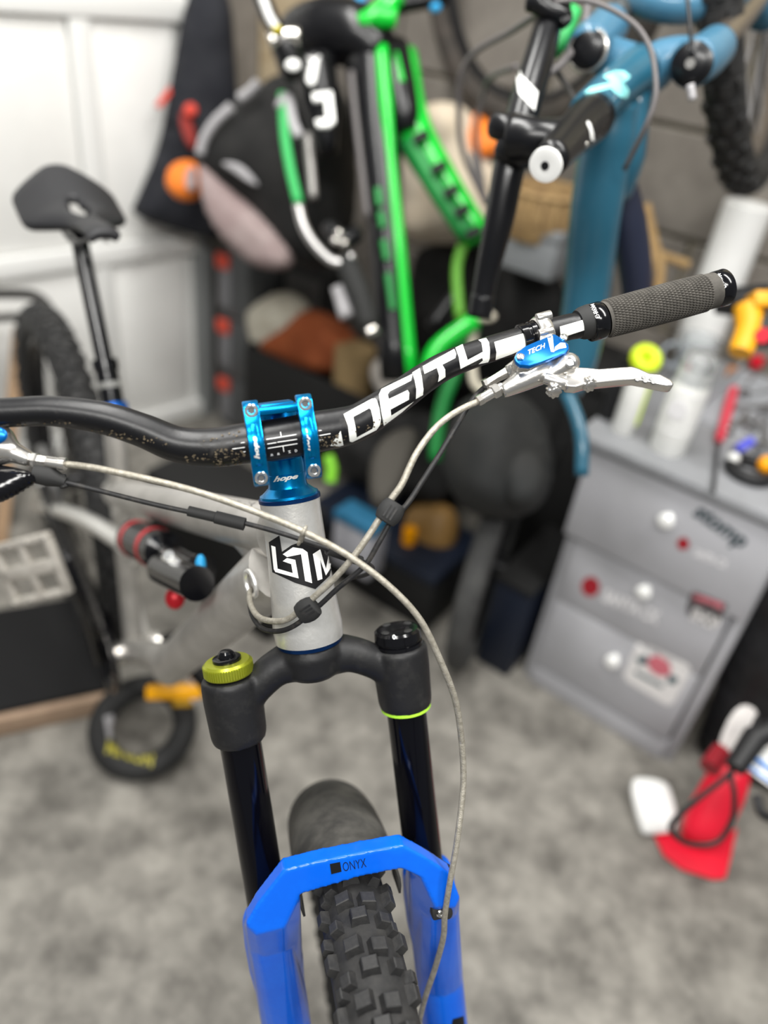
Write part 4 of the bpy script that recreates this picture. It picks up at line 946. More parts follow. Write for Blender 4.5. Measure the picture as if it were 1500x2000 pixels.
for dx,pts in enumerate(([(1240,395),(1255,440),(1270,500),(1262,560),(1250,600)],[(1262,400),(1275,460),(1290,520),(1285,570)],[(1258,480),(1295,500),(1330,512),(1345,518)],[(1250,430),(1262,520),(1275,590)])):
    mb=MB(); mb.tube(cat_rom([P(x,y,1.62+.015*dx) for x,y in pts],6),.010,8); build(mb,'rope_strand',m_rope,ro)
# ---- green bike
gd=1.55
def g(x,y,d=0): return P(x,y,gd+d)
gk=thing('green_bicycle','black and neon green bicycle stored upright in front of the rucksack','bicycle',V((g(800,700).x,g(800,700).y,g(800,900).z)))
def gt(name,pts,r,m,n=18,label=None,flat=1):
    mb=MB(); mb.tube(cat_rom([g(*p) for p in pts],5),lerpl(r,5) if isinstance(r,list) else r,n,flat=flat,up=(FW if flat!=1 else None)); o=build(mb,name,m,gk,sharp=180)
    if label:o['label']=label
    return o
gt('top_tube',[(728,95),(736,250),(752,420),(776,740)],[.062,.050,.038,.034],m_bframe)
gt('green_stripe',[(744,92,-.050),(753,200,-.044),(763,310,-.034),(779,480,-.022),(802,735,-.016)],[.014,.015,.010,.014,.0155],m_green)
for a,b in ((735,365,),(737,415),(748,475),(760,560)): pass
for pts in ([(738,368),(742,402)],[(743,415),(749,445)],[(749,470),(756,508)],[(758,535),(768,605)]):
    mb=MB(); mb.tube([g(x,y,-.038) for x,y in pts],.0075,8); build(mb,'green_dash',m_dgreen,gk)
gt('brake_hose',[(686,140,-.05),(697,250,-.05),(710,360,-.04),(718,425,-.03)],.006,mat('grey_hose',(.12,.11,.11),.5))
gt('down_tube',[(778,110,.03),(800,240,.03),(860,350,.03),(935,468,.03)],[.040,.042,.036,.031],m_green)
gt('tube_decal',[(764,95,-.004),(778,170,-.010),(788,222,-.014),(794,255,-.010)],[.036,.036,.032,.020],m_bframe)
gt('green_flash',[(772,108,-.03),(784,165,-.035)],.012,m_green)
for x,y in ((822,268),(857,328),(881,374),(902,412),(925,455)):
    mb=MB(); mb.tube([g(x-13,y+6,-.022),g(x+15,y-8,-.030)],.010,8); build(mb,'decal_letter',m_black,gk)
gt('painted_shadow_side',[(800,275,.008),(850,365,.006),(915,462,.006)],.020,m_dgreen)  # shaded left side of the down tube, painted in as a darker green strip
gt('chain_stay',[(835,735,-.02),(855,680,-.02),(928,625,-.02)],.018,m_green)
gt('seat_stay',[(905,475,.03),(892,530,.04),(898,625,.04)],.011,mat('olive_green_tube',(.10,.30,.03),.5))
gt('lower_stay',[(925,640,.03),(885,735,.03),(862,800,.04),(850,900,.05)],.015,m_dgreen)
gt('green_tip',[(952,770,-.02),(957,820,-.02)],.014,m_green)
gt('cross_brace',[(900,560,.06),(840,640,.07)],.012,m_bframe)
gt('junction',[(560,120,.02),(590,75,.02),(640,62,.0),(700,70,-.02),(745,110,-.02)],[.035,.055,.062,.060,.045],m_bframe)
gt('seat_mast',[(612,120,-.03),(625,200,-.02),(640,300,.0)],[.045,.04,.02],m_bframe)
gt('green_yoke',[(700,42,-.07),(735,30,-.07),(775,-10,-.07)],[.012,.02,.02],m_green)
gt('green_yoke_block',[(735,30,-.075),(775,35,-.075)],[.024,.018],m_green)
gt('handlebar',[(505,-20,-.15),(530,40,-.14),(548,75,-.13)],.0165,m_bframe)
gt('bar_print',[(512,-5,-.17),(527,35,-.16),(540,55,-.155)],.007,m_whp)
mb=MB(); mb.ball(g(541,57,-.157),CR*.008,CU*.006,FW*.006); build(mb,'yellow_mark',mat('yellow_print',(.6,.5,.02),.5),gk)
gt('stem_clamp',[(525,82,-.13),(560,70,-.13),(585,72,-.13)],.014,m_silver)
gt('stem_body',[(552,80,-.12),(568,120,-.10),(575,150,-.08)],[.024,.028,.026],m_bframe)
mb=MB(); mb.ball(g(572,127,-.13),CR*.014,CU*.011,FW*.006); build(mb,'stem_cap',m_whp,gk)
for tri in ([(590,105),(628,103),(622,115),(615,160),(606,165),(598,155),(606,118)],[(610,182),(648,178),(654,236),(642,246),(620,246),(616,234),(638,231),(634,193),(612,196)]):
    mb=MB(); slab(mb,tri,g(610,150,-.085),FC,.006); build(mb,'white_lettering',m_whp,gk)
gt('green_rocker',[(552,182,-.05),(556,260,-.05),(567,330,-.05),(583,398,-.05)],.010,m_dgreen and mat('mid_green',(.03,.36,.09),.5))
gt('link_tube',[(600,262,-.05),(607,330,-.05),(612,388,-.05)],.009,mat('grey_alloy_link',(.24,.23,.22),.4,.5))
gt('white_yoke',[(546,212,-.05),(560,190,-.05),(572,240,-.05),(584,268,-.05)],.011,m_pipe)
gt('drive_chain',[(582,400,-.06),(592,440,-.06),(612,475,-.06),(645,508,-.06),(672,512,-.06),(690,498,-.06)],.010,m_chainm,8)
gt('mech_cage',[(640,440,-.04),(668,470,-.05),(700,455,-.04)],[.014,.02,.016],m_bframe)
for x,y in ((662,455),(672,475),(655,470)):
    mb=MB(); mb.ball(g(x,y,-.08),CR*.008,CU*.008,FW*.006,12,8); build(mb,'jockey_bolt',m_silver,gk)
gt('crank_arm',[(672,505,-.05),(700,570,-.05),(722,640,-.05)],[.022,.023,.020],m_dgrey)
gt('crank_end',[(716,650,-.05),(735,640,-.05)],.014,m_silver)
gt('pedal_body',[(660,560,-.02),(680,620,-.02)],[.014,.018],m_pipe)
gt('brake_bracket',[(770,10,-.05),(870,-8,-.05)],.018,m_bframe)
for x,y in ((850,12),(704,2)): mb=MB(); mb.ball(g(x,y,-.05),CR*.012,CU*.012,FW*.01); build(mb,'blue_bolt',mat('light_blue_dial',(0,.3,.6)),gk)
mb=MB(); mb.torus(P(1055,-85,1.60),nrm(NW+CR*.35),.30,.030,n=72,m=14); build(mb,'tyre',mat('dusty_tyre',(.03,.026,.022),.8,0,(.055,.045,.038),20),gk)
mb=MB(); mb.torus(P(1055,-85,1.60),nrm(NW+CR*.35),.265,.012,n=60,m=8); build(mb,'rim',m_bframe,gk)
# cream wall hook
mb=MB(); mb.tube(cat_rom([g(945,590,.02),g(930,612,.0),g(925,640,.0),g(922,700,.0),g(926,745,.0),g(942,760,.0),g(958,752,.0)],6),.009,10); mb.ball(g(948,618,-.01),CR*.022,CU*.012,FW*.01)
single(mb,'storage_hook',mat('cream_hook',(.58,.53,.43),.5),'cream coated storage hook under the black handlebar of the blue bike','hook')
# ---- blue bike hung nose up on the right
m_teal=mat('teal_frame_paint',(.014,.085,.135),.35,0,(.02,.10,.155),5,coat=.4)
m_tealf=mat('blue_fork_satin',(.046,.145,.23),.4,0,coat=.3)
m_tdark=mat('navy_rear_triangle',(.018,.022,.042),.4)
m_bronze=mat('bronze_stanchion',(.24,.205,.17),.2,.8)
m_mint=mat('mint_print',(.28,.74,.74),.45)
ub=thing('blue_bicycle','teal blue mountain bike hanging nose up with a mint mark on its head tube','bicycle',P(1150,650,1.18))
def ut(name,pts,r,m,n=22,sharp=180,k=5,flat=1,up=None):
    mb=MB(); mb.tube(cat_rom([P(*p) for p in pts],k),lerpl(r,k) if isinstance(r,list) else r,n,flat=flat,up=up); return build(mb,name,m,ub,sharp=sharp)
hd=ut('head_tube',[(1148,222,.93),(1190,182,.97),(1245,135,1.02)],[.0245,.0265,.031],m_teal,36)
def E3(p): return [(850+x/2.3077,y/2.3077) for x,y in p]
decal(px_mesh([E3([(755,345),(805,320),(850,322),(878,345),(862,362),(845,372),(872,410),(862,442),(838,440),(805,415),(790,398),(745,410),(690,425),(672,418),(700,395),(790,372),(775,360)])],5),hd,'mint_mark',m_mint,hd,.0006)
ut('fork_crown',[(1155,92,1.0),(1185,110,1.01),(1255,140,1.03),(1310,115,1.02),(1385,118,1.0)],[.026,.024,.033,.026,.026],m_tealf,24)
ut('crown_sleeve',[(1148,96,.985),(1166,75,1.02),(1190,50,1.05)],[.028,.029,.027],m_tealf,24)
ut('crown_sleeve',[(1350,124,.975),(1375,112,1.0),(1398,92,1.03)],[.029,.029,.027],m_tealf,24)
for (x,y,d),bx_,nm in (((1149,98,.985),m_silver,'air_cap'),((1352,126,.972),m_bframe,'damper_knob')):
    c=P(x,y,d); axk=nrm(-FW*.75-CU*.35-CR*.45); mb=MB(); mb.tube_prof(c,axk,[(0,.026),(.004,.026),(.006,.020),(.012,.020),(.014,.016),(.015,.006)],28); o=build(mb,nm,m_bframe,ub)
    mb=MB(); mb.torus(c+axk*.003,axk,.024,.003,n=28,m=8) if nm=='air_cap' else mb.cyl(c+axk*.014,c+axk*.0165,.006)
    build(mb,'cap_ring',m_silver,o)
ut('stanchion',[(1185,60,1.05),(1250,-40,1.17)],.018,m_bronze); ut('stanchion',[(1390,98,1.02),(1470,10,1.12),(1510,-40,1.18)],.018,m_bronze)
ut('fork_arch',[(1225,-20,1.10),(1290,6,1.07),(1360,8,1.07),(1440,-20,1.10)],[.028,.024,.024,.028],m_tealf)
ut('fork_leg',[(1490,20,1.16),(1540,-40,1.22)],.03,m_tealf)
mb=MB(); puff(mb,[(1398,92),(1410,85),(1408,112),(1398,118)],P(1402,100,.985),FC,.003); build(mb,'pink_sticker',m_stkpink,ub)
ut('down_tube',[(1215,190,1.0),(1190,260,1.03),(1165,400,1.08),(1150,540,1.15),(1128,690,1.2),(1100,760,1.22)],[.022,.036,.036,.035,.033,.030],m_teal)
ut('frame_spine',[(1238,180,1.03),(1218,300,1.06),(1200,380,1.10)],[.024,.030,.024],m_teal)
ut('rear_triangle',[(1205,330,1.12),(1225,430,1.16),(1240,520,1.2),(1245,600,1.24)],[.022,.028,.026,.022],m_tdark)
ut('chain_stay',[(1085,740,1.22),(1112,780,1.2),(1135,850,1.18),(1136,930,1.18)],.011,m_teal)
# bar, stem, cap
br=[(1086,-30,1.0),(1062,80,.965),(1030,190,.945),(1000,300,.935),(975,430,.955),(950,540,.985),(940,600,1.0)]
bb=ut('handlebar',br,[.0150,.0185,.0200,.0200,.0185,.0150,.0140],m_bframe,30)
decal(px_mesh([E3([(375,300),(395,345),(462,415),(447,500),(375,420),(368,360)])],6),bb,'white_bar_label',m_whp,bb,.0006)
ut('bar_collar',[(944,575,.995),(936,620,1.005)],.0155,m_bframe)
ut('stem_body',[(1152,235,.925),(1110,268,.895),(1055,270,.88),(1005,268,.895)],[.028,.0235,.021,.026],m_bframe,28)
ut('stem_neck',[(1160,225,.93),(1115,268,.885),(1072,316,.83)],[.0265,.0235,.0185],m_bframe,32)
for dx,dy in ((0,0),(-13,-46)):
    ut('bar_clamp',[(975+dx+8,290+dy,.925),(1000+dx+8,298+dy,.915),(1030+dx+8,302+dy,.925)],.0165,m_bframe,12)
c=P(1067,321,.822); ca_=nrm(P(1067,321,.822)-P(1160,225,.93)); mb=MB(); mb.tube_prof(c,ca_,[(-.004,.0165),(0,.0182),(.004,.0178),(.005,.012),(.004,.006)],36); wc=build(mb,'white_top_cap',m_whp,ub)
mb=MB(); mb.tube_prof(c+ca_*.003,ca_,[(0,.0045),(.0022,.0045)],16); build(mb,'cap_bolt',m_black,wc)
decal(px_mesh([E3([(688,545),(700,560),(712,600),(715,635),(700,632),(695,590),(680,552)])],5),[o for o in ub.children if o.name.startswith('stem_neck')],'stem_mark',m_whp,ub,.0006)
for pts in ([(1105,262,.865),(1116,278,.86)],[(1118,250,.875),(1130,262,.87)]):
    pass
ut('stem_bolt',[(1116,292,.862),(1128,300,.86)],.004,m_silver,8); ut('stem_bolt',[(1132,270,.872),(1146,285,.87)],.004,m_silver,8)
ut('brake_lever',[(1030,5,.96),(1055,8,.955),(1075,22,.955),(1105,30,.96)],[.010,.014,.012,.014],m_bframe,12)
ut('lever_hook',[(1100,8,.96),(1108,35,.955),(1095,48,.955)],.007,m_bframe,10)
m_ghose=mat('grey_hose',(.12,.11,.11),.5)
ut('brake_hose',[(1075,5,.95),(1150,2,.93),(1230,40,.91),(1268,90,.905),(1280,150,.905),(1278,200,.91),(1255,260,.93),(1220,330,.99)],.0032,m_ghose,10)
ut('gear_hose',[(1150,-20,1.0),(1140,60,1.0),(1105,115,.98),(1070,145,.97)],.005,m_ghose,10)
ut('brake_hose',[(1080,130,1.0),(1105,165,1.0),(1125,200,.99)],.004,mat('dark_hose',(.03,.028,.026),.5),10)
ut('gear_hose',[(1342,-10,.95),(1348,60,.95),(1352,110,.955)],.0025,m_bframe,8)
ut('gear_cable',[(1348,165,.965),(1353,195,.97)],.005,m_pipe,8)
for pts in ([(1060,20,.98),(1000,60,1.1),(930,100,1.2),(900,150,1.25),(896,220,1.3),(905,300,1.35),(950,400,1.4)],[(1010,130,1.2),(960,150,1.3),(945,185,1.35),(930,260,1.4),(945,380,1.45)],[(920,300,1.45),(938,360,1.45),(955,400,1.45)]):
    ut('looped_cable',pts,.005,m_ghose,8)
ut('green_hose_cover',[(1120,20,1.06),(1095,80,1.06),(1080,100,1.06)],.012,mat('mid_green',(.03,.36,.09)))
wcn=P(1482,-85,1.27); wax=nrm(CR*.84-FW*.52-CU*.10)
mb=MB(); mb.torus(wcn,wax,.335,.030,n=90,m=16); uty=build(mb,'tyre',m_tyre,ub)
mb=MB(); mb.torus(wcn,wax,.298,.014,n=80,m=10,flat=1.2); build(mb,'rim',mat('bronze_rim',(.16,.135,.11),.35,.5),ub)
mb=MB(); u_=nrm(UP-wax*UP.dot(wax)); w_=wax.cross(u_)
for i in range(72):
    t=2*math.pi*i/72; rd=u_*math.cos(t)+w_*math.sin(t); tan=wax.cross(rd)
    for sx_ in ((-.028,-.006,.018) if i%2 else (-.016,.006,.028)):
        ph=sx_/.03; nn=rd*math.cos(ph)+wax*math.sin(ph); mb.box(wcn+rd*.335+nn*.031,(wax*math.cos(ph)-rd*math.sin(ph))*.006,tan*.008,nn*.004)
o=build(mb,'tread_blocks',m_knob,uty,flatshade=True); o['kind']='stuff'
for a0 in (2.05,2.3,2.45):
    mb=MB(); mb.torus(wcn-wax*.0,wax,.300,.0165,n=8,m=8,a0=a0,a1=a0+.10,u=u_); build(mb,'rim_label',m_pipe,ub)
mb=MB(); mb.cyl(wcn-wax*.05,wcn+wax*.05,.02); build(mb,'hub',m_bframe,ub)
mb=MB()
for i in range(24):
    t=2*math.pi*i/24; mb.cyl(wcn+wax*(.03 if i%2 else -.03),wcn+(u_*math.cos(t)+w_*math.sin(t))*.288,.0011,n=5)
build(mb,'spokes',m_pipe,ub)
# ---- lower pile: black crate with cloths, tool boxes, rucksack, wheel
cn_=-NW
crp=wp(640,760,.42)
def cw_(x,y,off=0): return onplane(x,y,crp-NW*off,NW)
c0,c1=cw_(478,655),cw_(855,865); zt=(cw_(478,655).z+cw_(855,865).z)/2
print('crate',c0,c1)
ex=(c1-c0).dot(EW); cc0=V((c0.x,c0.y,0))
cr=thing('storage_trough','long black storage trough holding folded cloths below the rucksack','crate',cc0+EW*ex/2+UP*(zt-.22))
def tbox(name,u0,u1,v0,v1,z0,z1,m=m_bagb):
    mb=MB(); mb.box(cc0+EW*((u0+u1)/2)+NW*((v0+v1)/2)+UP*((z0+z1)/2),EW*((u1-u0)/2),NW*((v1-v0)/2),UP*((z1-z0)/2)); return build(mb,name,m,cr,bev=.003)
m_trough=mat('black_trough_plastic',(.008,.008,.008),.7)
tbox('front_wall',0,ex,0,.012,zt-.22,zt,m_trough); tbox('back_wall',0,ex,.33,.342,zt-.22,zt,m_trough); tbox('floor_panel',0,ex,.012,.33,zt-.22,zt-.208,m_trough)
tbox('end_wall',0,.012,.012,.33,zt-.208,zt,m_trough); tbox('end_wall',ex-.012,ex,.012,.33,zt-.208,zt,m_trough)
for u in (.06,ex-.1): tbox('leg',u,u+.04,.05,.30,0,zt-.22,m_trough)
def heap(name,poly,off,th,m,label,cat,amp=.35,fr=10,seed=1):
    p=wp(sum(q[0] for q in poly)/len(poly),sum(q[1] for q in poly)/len(poly),off); mb=MB(); puff(mb,poly,p,nrm(-NW+UP*.35),th,k=.8,amp=amp,fr=fr,seed=seed); return single(mb,name,m,label,cat,sharp=180)
heap('cream_towel',[(484,622),(510,585),(560,565),(605,590),(590,640),(530,690),(492,680)],.31,.12,m_cream and mat('ivory_towel',(.58,.55,.46),.9,0,(.45,.41,.33),20),'ivory towel at the left end of the black trough','towel')
heap('rust_fleece',[(520,665),(545,615),(600,598),(660,620),(705,665),(690,725),(630,735),(560,710),(520,700)],.30,.13,m_rust,'rust coloured fleece beside the ivory towel in the black trough','fleece')
b=wp(690,728,.335); mb=MB(); mb.tube([b-UP*.06,b+UP*.075],[.055,.058],28); single(mb,'twine_spool',mat('tan_twine',(.36,.25,.12),.8,0,(.28,.19,.09),60,aniso=(1,1,6)),'tan twine spool in the black trough, right of the rust fleece','spool')
heap('white_rag',[(725,705),(765,690),(800,740),(775,790),(735,770)],.36,.08,mat('off_white_rag',(.5,.46,.42),.9),'off white rag at the right end of the black trough','rag')
# vented heater
hb=wp(618,560,.16); he=thing('vented_box','black vented box with a ribbed grille above the rust fleece','box',hb-UP*.08)
mb=MB(); mb.box(hb,EW*.10,NW*.06,UP*.085); build(mb,'box_body',m_bagb,he,bev=.006)
for i in range(9): mb=MB(); mb.box(hb-NW*.063+EW*(-.06+.015*i),EW*.003,NW*.004,UP*.045); build(mb,'grille_rib',mat('grey_grille',(.12,.115,.11),.5),he)
# stack of tool boxes
m_tb=mat('grey_tool_box',(.075,.078,.08),.5,0,(.095,.098,.10),8); m_tbl=mat('light_grey_latch_panel',(.19,.19,.20),.5); m_lat=mat('red_latch',(.70,.08,.045),.45)
tbp=wp(445,640,.36); zs=[wp(445,y,.36).z for y in (845,740,630,520,470)]
prev=0.0
lbl=['bottom grey tool box of the stack beside the white door','second grey tool box from the floor in the stack by the white door','third grey tool box from the floor with red latches','topmost grey tool box of the stack, under the hanging jacket']
zlist=[0,.24,.46,.68,.88]
zlist=[0.0]+[zs[0]*.6+0*.1,zs[1]*.95,zs[2],zs[3]+.03]
for i in range(4):
    z0,z1=zlist[i],zlist[i+1]; c=V((tbp.x,tbp.y,(z0+z1)/2))+NW*.13-EW*.01
    t_=thing('tool_box',lbl[i],'tool box',V((c.x,c.y,z0)),'stacked grey tool boxes')
    mb=MB(); mb.box(c,EW*.070,NW*.10,UP*((z1-z0)/2-.002)); build(mb,'box_body',m_tb,t_,bev=.010)
    mb=MB(); mb.box(c-NW*.103-EW*.03,EW*.026,NW*.006,UP*((z1-z0)/2*.7)); build(mb,'latch_panel',m_tbl,t_,bev=.004)
    mb=MB(); mb.box(c-NW*.112-EW*.03+UP*((z1-z0)/2-.03),EW*.024,NW*.008,UP*.022); build(mb,'red_latch',m_lat,t_,bev=.004)
mb=MB(); b=wp(548,545,.12); mb.tube_prof(b-UP*.08,UP,[(0,.035),(.16,.035),(.17,.02)],16); single(mb,'green_bottle',m_dgreen,'dark green bottle behind the black vented box','bottle')
# low black case along the floor, wheel standing on floor, charcoal rucksack, odds
lp=G(700,1172); le=EW
kc=thing('black_case','long low black case on the floor left of the grey cabinet','case',lp+EW*.19+NW*.16)
def kbox(name,u0,u1,v0,v1,z0,z1,m):
    mb=MB(); mb.box(lp+EW*((u0+u1)/2)+NW*((v0+v1)/2)+UP*((z0+z1)/2),EW*((u1-u0)/2),NW*((v1-v0)/2),UP*((z1-z0)/2)); return build(mb,name,m,kc,bev=.008)
kd_=max(.08,(WALLP-lp).dot(NW)-.46); print('case depth',kd_)
kbox('case_body',-.22,.20,.02,kd_,0,.15,m_trough); kbox('case_lid',-.22,.20,.015,kd_,.152,.18,mat('navy_case_lid',(.006,.010,.022),.5))
nb=lp+EW*.385+NW*.16; nvb=thing('navy_box','small dark navy box between the grey tyred wheel and the drawers','box',nb); mb=MB(); mb.box(nb+UP*.13,EW*.045,NW*.13,UP*.13); build(mb,'box_body',mat('navy_case_lid',(.006,.010,.022)),nvb,bev=.008); mb=MB(); mb.box(nb+UP*.268,EW*.048,NW*.133,UP*.007); build(mb,'box_lid',m_trough,nvb,bev=.003)
rr_=P(965,895,1.50); ch_=thing('charcoal_rucksack','round charcoal rucksack resting on the black case beside the drawers','rucksack',rr_-UP*.2)
mb=MB(); puff(mb,[(890,790),(950,760),(1030,770),(1070,830),(1085,930),(1050,1005),(960,1015),(890,980),(860,900)],rr_,nrm((-.35,-.85,.35)),.22,k=.9,amp=.2,fr=7); build(mb,'bag_body',m_dgrey,ch_,sharp=180)
mb=MB(); puff(mb,[(975,890),(1040,870),(1075,930),(1045,995),(985,990)],rr_-FW*.09,FC,.06,k=.8,amp=.1); build(mb,'bag_pocket',m_dgrey,ch_,sharp=180)
mb=MB(); mb.tube([P(890,905,1.50),P(905,935,1.50)],.009,8); build(mb,'grey_zip_tab',m_pipe,ch_)
mb=MB(); mb.ball(P(1037,848,1.52),CR*.008,CU*.009,FW*.006); build(mb,'grey_button',m_pipe,ch_)
heap('dark_jacket',[(650,840),(760,800),(860,800),(880,900),(870,1000),(760,960),(660,930)],.50,.10,m_bagb,'black folded jacket hanging below the black trough','jacket')
mb=MB(); puff(mb,[(720,880),(790,830),(830,850),(770,990),(720,1000)],P(770,920,1.62),FC,.06,amp=.2); single(mb,'grey_brown_sleeve',mat('grey_brown_cloth',(.055,.05,.042),.85),'grey brown cloth sleeve behind the brake hose loop','cloth',sharp=180)
heap('brown_tub',[(790,990),(850,975),(895,1000),(890,1080),(830,1095),(795,1060)],.54,.10,mat('brown_plastic',(.20,.11,.03),.5,0,(.26,.15,.05),8),'brown plastic tub behind the black cable clip','tub',amp=.05)
mb=MB(); b=wp(797,1062,.62); mb.tube([b-UP*.05,b+UP*.045],[.016,.018],12); single(mb,'orange_tube',mat('orange_plastic',(.85,.33,.0),.4),'small orange tube beside the brown tub','tube')
bb_=G(702,1058,.252); bw=thing('paper_box','white and blue paper box behind the head tube','box',bb_-UP*.07)
mb=MB(); mb.box(bb_,EW*.055,NW*.03,UP*.07); build(mb,'box_body',mat('pale_grey_card',(.36,.36,.39),.6),bw,bev=.002)
mb=MB(); mb.box(bb_+UP*.068-NW*.002,EW*.057,NW*.032,UP*.012); build(mb,'blue_lid',mat('blue_card',(.02,.13,.24),.5),bw,bev=.002)
mb=MB(); mb.tube(cat_rom([P(640,890,1.6),P(648,915,1.6),P(645,942,1.6)],4),.012,10); single(mb,'green_carabiner',mat('leaf_green_plastic',(.16,.46,.02),.45),'leaf green carabiner hanging right of the blue stem','carabiner')
# grey tyred wheel on the floor
tw=G(915,1256); wn=nrm(EW*.96+NW*.28); wcc=tw+UP*.262; tk=thing('spare_wheel','narrow grey tyred wheel standing on the floor left of the drawers','wheel',tw)
mb=MB(); mb.torus(wcc,wn,.236,.026,n=64,m=12,u=UP); build(mb,'tyre',mat('grey_dusty_tyre',(.04,.04,.04),.8,0,(.07,.07,.068),25),tk)
mb=MB(); mb.torus(wcc,wn,.206,.012,n=56,m=8,u=UP); build(mb,'rim',m_bframe,tk)
mb=MB(); mb.cyl(wcc-wn*.04,wcc+wn*.04,.02); build(mb,'hub',m_bframe,tk)
mb=MB()
for i in range(20):
    t=2*math.pi*i/20; mb.cyl(wcc,wcc+(UP*math.cos(t)+wn.cross(UP)*math.sin(t))*.20,.0012,n=5)
build(mb,'spokes',m_bframe,tk)

# ================================================================== LEFT FOREGROUND LOW THINGS
# bike stand hoop
hp=P(45,600,1.85); hs=thing('hoop_rack','black tubular hoop rack behind the rear wheel','rack',V((hp.x,hp.y,0)))
hz=P(100,575,1.62); pts=[(-60,820,1.85),(-60,600,1.85),(-40,578,1.85),(40,574,1.85),(75,582,1.85),(96,605,1.85),(100,640,1.85)]
b3=P(100,640,1.85)
mb=MB(); mb.tube(cat_rom([P(*p) for p in pts]+[V((b3.x,b3.y,b3.z*.5)),V((b3.x,b3.y,0.01))],6),.013,12); build(mb,'hoop',mat('worn_black_tube',(.03,.028,.026),.4),hs)
mb=MB(); mb.tube([P(-60,625,1.86),P(90,615,1.86)],.010,10); build(mb,'cross_bar',mat('worn_black_tube',(.03,.028,.026)),hs)
for x0,y0,x1,y1,d,lb_ in ((38,640,6,1000,2.02,'upright timber batten at the left edge, leaning on the hoop rack'),):
    a_,b_=P(x0,y0,d),P(x1,y1,d); a_.z=max(a_.z,.02); u=nrm(a_-b_); b2=b_-u*(b_.z/u.z) if u.z>.05 else b_; mb=MB(); mb.tube([a_,b2],.018,4); single(mb,'timber_batten',m_wood,lb_,'timber')
# low black ramp with a wooden edge
rp0,rp1=G(-40,1442),G(215,1385); rdir=nrm(rp1-rp0); rperp=V((-rdir.y,rdir.x,0)); rl=(rp1-rp0).length
rm_=thing('black_ramp','low black felt covered platform with a raw wooden edge under the bike','platform',(rp0+rp1)/2)
mb=MB(); mb.box((rp0+rp1)/2+rperp*.16+UP*.03,rdir*(rl/2),rperp*.15,UP*.028); build(mb,'felt_deck',mat('black_felt',(.006,.006,.0065),.9),rm_)
mb=MB(); mb.box((rp0+rp1)/2+UP*.025,rdir*(rl/2),rperp*.009,UP*.025); build(mb,'wooden_edge',mat('pale_timber_edge',(.34,.24,.165),.7,0,(.28,.19,.13),15),rm_,bev=.003)
# small tyre with yellow lettering, yellow lock body
tc=G(283,1455); tn=nrm(UP*.75-FW*.6+CR*.1); 
st_=thing('small_tyre','small black tyre with yellow lettering lying on the concrete under the cranks','tyre',V((tc.x,tc.y,0)))
tcc=V((tc.x,tc.y,.060)); tn=nrm(UP*.93+V((.0,-.35,0)))
mb=MB(); mb.torus(tcc,tn,.083,.024,n=56,m=16); tt2=build(mb,'tyre_ring',m_rubber,st_)
decal(text_px('MINION',(205,1470),(92,28),(4,-24),bold=.03,step=5),tt2,'yellow_lettering',mat('dull_yellow_print',(.38,.34,.05),.6),tt2,.001)
decal(px_mesh([[(203,1400),(220,1395),(228,1440),(210,1445)]],5),tt2,'grey_print',m_pipe,tt2,.001)
yb=P(342,1350,1.50); yl=thing('yellow_pump','yellow hand pump with pale ends resting on the small black tyre','pump',yb-UP*.012)
yd=nrm(CR*1.0-CU*.0+FW*.1); mb=MB(); mb.box(yb,yd*.053,yd.cross(FW).normalized()*.014,FW*.014); build(mb,'pump_body',mat('amber_plastic',(.80,.36,.0),.4),yl,bev=.005)
mb=MB(); mb.tube([yb+yd*.035-CU*.02,yb+yd*.035+CU*.024],.010,12); build(mb,'pump_end',mat('pinkish_grey',(.45,.38,.36),.5),yl)
mb=MB(); mb.box(yb-CU*.022+yd*.015,yd*.018,CU*.007,FW*.01); build(mb,'pump_bracket',mat('dark_amber',(.35,.19,.0),.5),yl,bev=.002)
# dark case standing behind the bike frame
db=wp(330,1080,.95); db.z=0; db=G(330,1225)+NW*.22
dk=thing('black_tool_case','black upright tool case on the floor behind the shock of the near bike','case',db)
mb=MB(); mb.box(db+UP*.15,EW*.21,NW*.10,UP*.15); build(mb,'case_body',m_trough,dk,bev=.012)
mb=MB(); mb.box(db+UP*.27-NW*.103,EW*.05,NW*.006,UP*.014); build(mb,'case_handle',m_dgrey,dk,bev=.003)
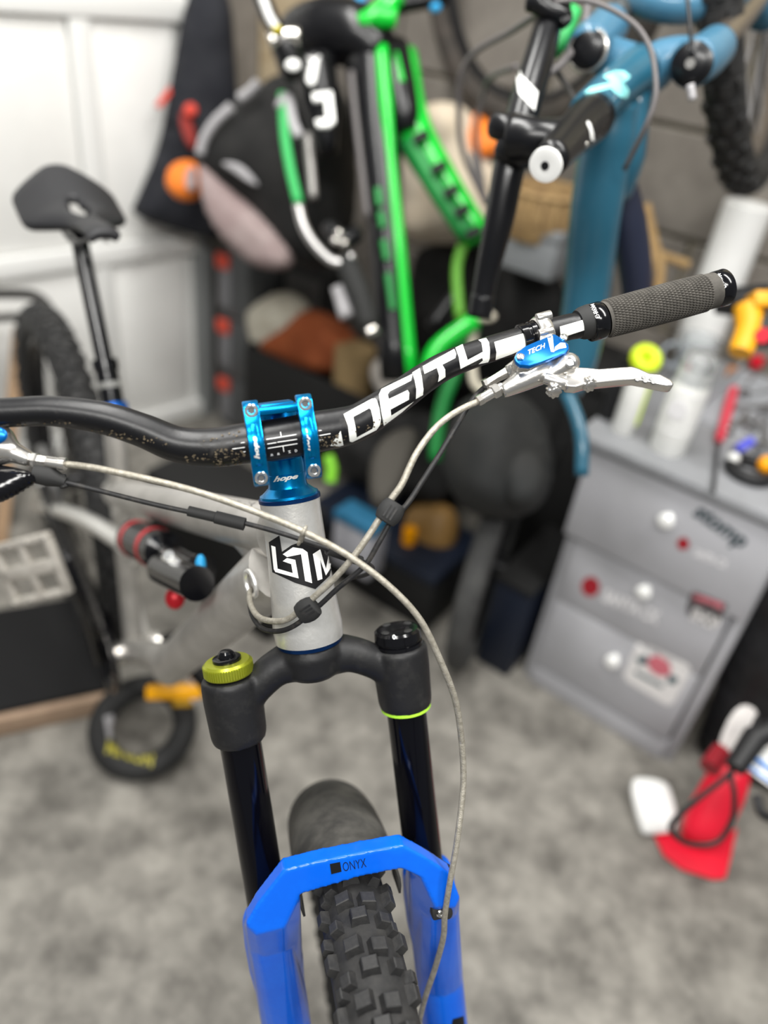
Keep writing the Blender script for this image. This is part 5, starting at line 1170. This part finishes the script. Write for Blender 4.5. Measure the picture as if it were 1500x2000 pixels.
# black dust cover and pale box between the two hung bikes
cp0=wp(930,640,.12); mb=MB(); puff(mb,[(800,500),(850,470),(960,480),(1060,500),(1110,560),(1120,740),(1080,775),(900,770),(830,740),(800,640)],cp0,NW,.10,k=.7,amp=.3,fr=8); single(mb,'dust_cover',m_bagb,'black cloth dust cover hanging on the block wall between the green and blue bikes','cover',sharp=180)
pb=wp(1050,485,.24); pbx=thing('pale_box','pale grey box on top of the black dust cover','box',pb-UP*.05)
mb=MB(); mb.box(pb,EW*.07,NW*.05,UP*.05); build(mb,'box_body',mat('pale_grey_box',(.22,.23,.24),.6),pbx,bev=.004)
mb=MB(); mb.box(pb+UP*.048,EW*.074,NW*.054,UP*.012); build(mb,'box_lid',mat('pale_grey_box',(.22,.23,.24)),pbx,bev=.003)
# dried mud flecks on the handlebar
rnd=random.Random(3); bl=[]
for x0,x1,y0,y1,n in ((606,664,846,884,70),(420,478,876,910,60),(360,430,885,902,30),(160,330,835,868,40),(640,760,800,860,24),(395,470,838,862,12),(30,150,822,838,16)):
    for _ in range(n):
        x=rnd.uniform(x0,x1); t=(x-x0)/(x1-x0); y=rnd.uniform(y0,y1)
        if x0==640: y=865-(x-640)*.42+rnd.uniform(-8,8)
        if x0==160: y=838+(x-160)*.17+rnd.uniform(-8,6)
        r=rnd.uniform(.8,3.4); bl.append([(x+r*rnd.uniform(.4,1.2)*math.cos(a),y+r*rnd.uniform(.3,1)*math.sin(a)) for a in [2*math.pi*i/7 for i in range(7)]])
o=decal(px_mesh(bl,0),bar,'mud_flecks',m_mud,bar,.0006); o['kind']='stuff'
# low black cupboard against the wall, left of the drawers
lb=FL+cnn*(cdp-.12)-ce*.20; lb.z=0
lc=thing('low_cupboard','low black cupboard against the wall behind the charcoal rucksack','cupboard',lb)
mb=MB(); mb.box(lb+UP*.30,ce*.15,cnn*.13,UP*.30); build(mb,'cupboard_body',m_trough,lc,bev=.004)
mb=MB(); mb.box(lb+UP*.61,ce*.155,cnn*.135,UP*.010); build(mb,'cupboard_top',m_bagb,lc,bev=.003)
for u in (-.074,.074): 
    mb=MB(); mb.box(lb+UP*.30+ce*u-cnn*.133,ce*.068,cnn*.004,UP*.27); dd=build(mb,'door',m_trough,lc,bev=.002)
    mb=MB(); mb.box(lb+UP*.42+ce*u*.3-cnn*.139,ce*.004,cnn*.004,UP*.04); build(mb,'door_handle',m_dgrey,dd,bev=.001)
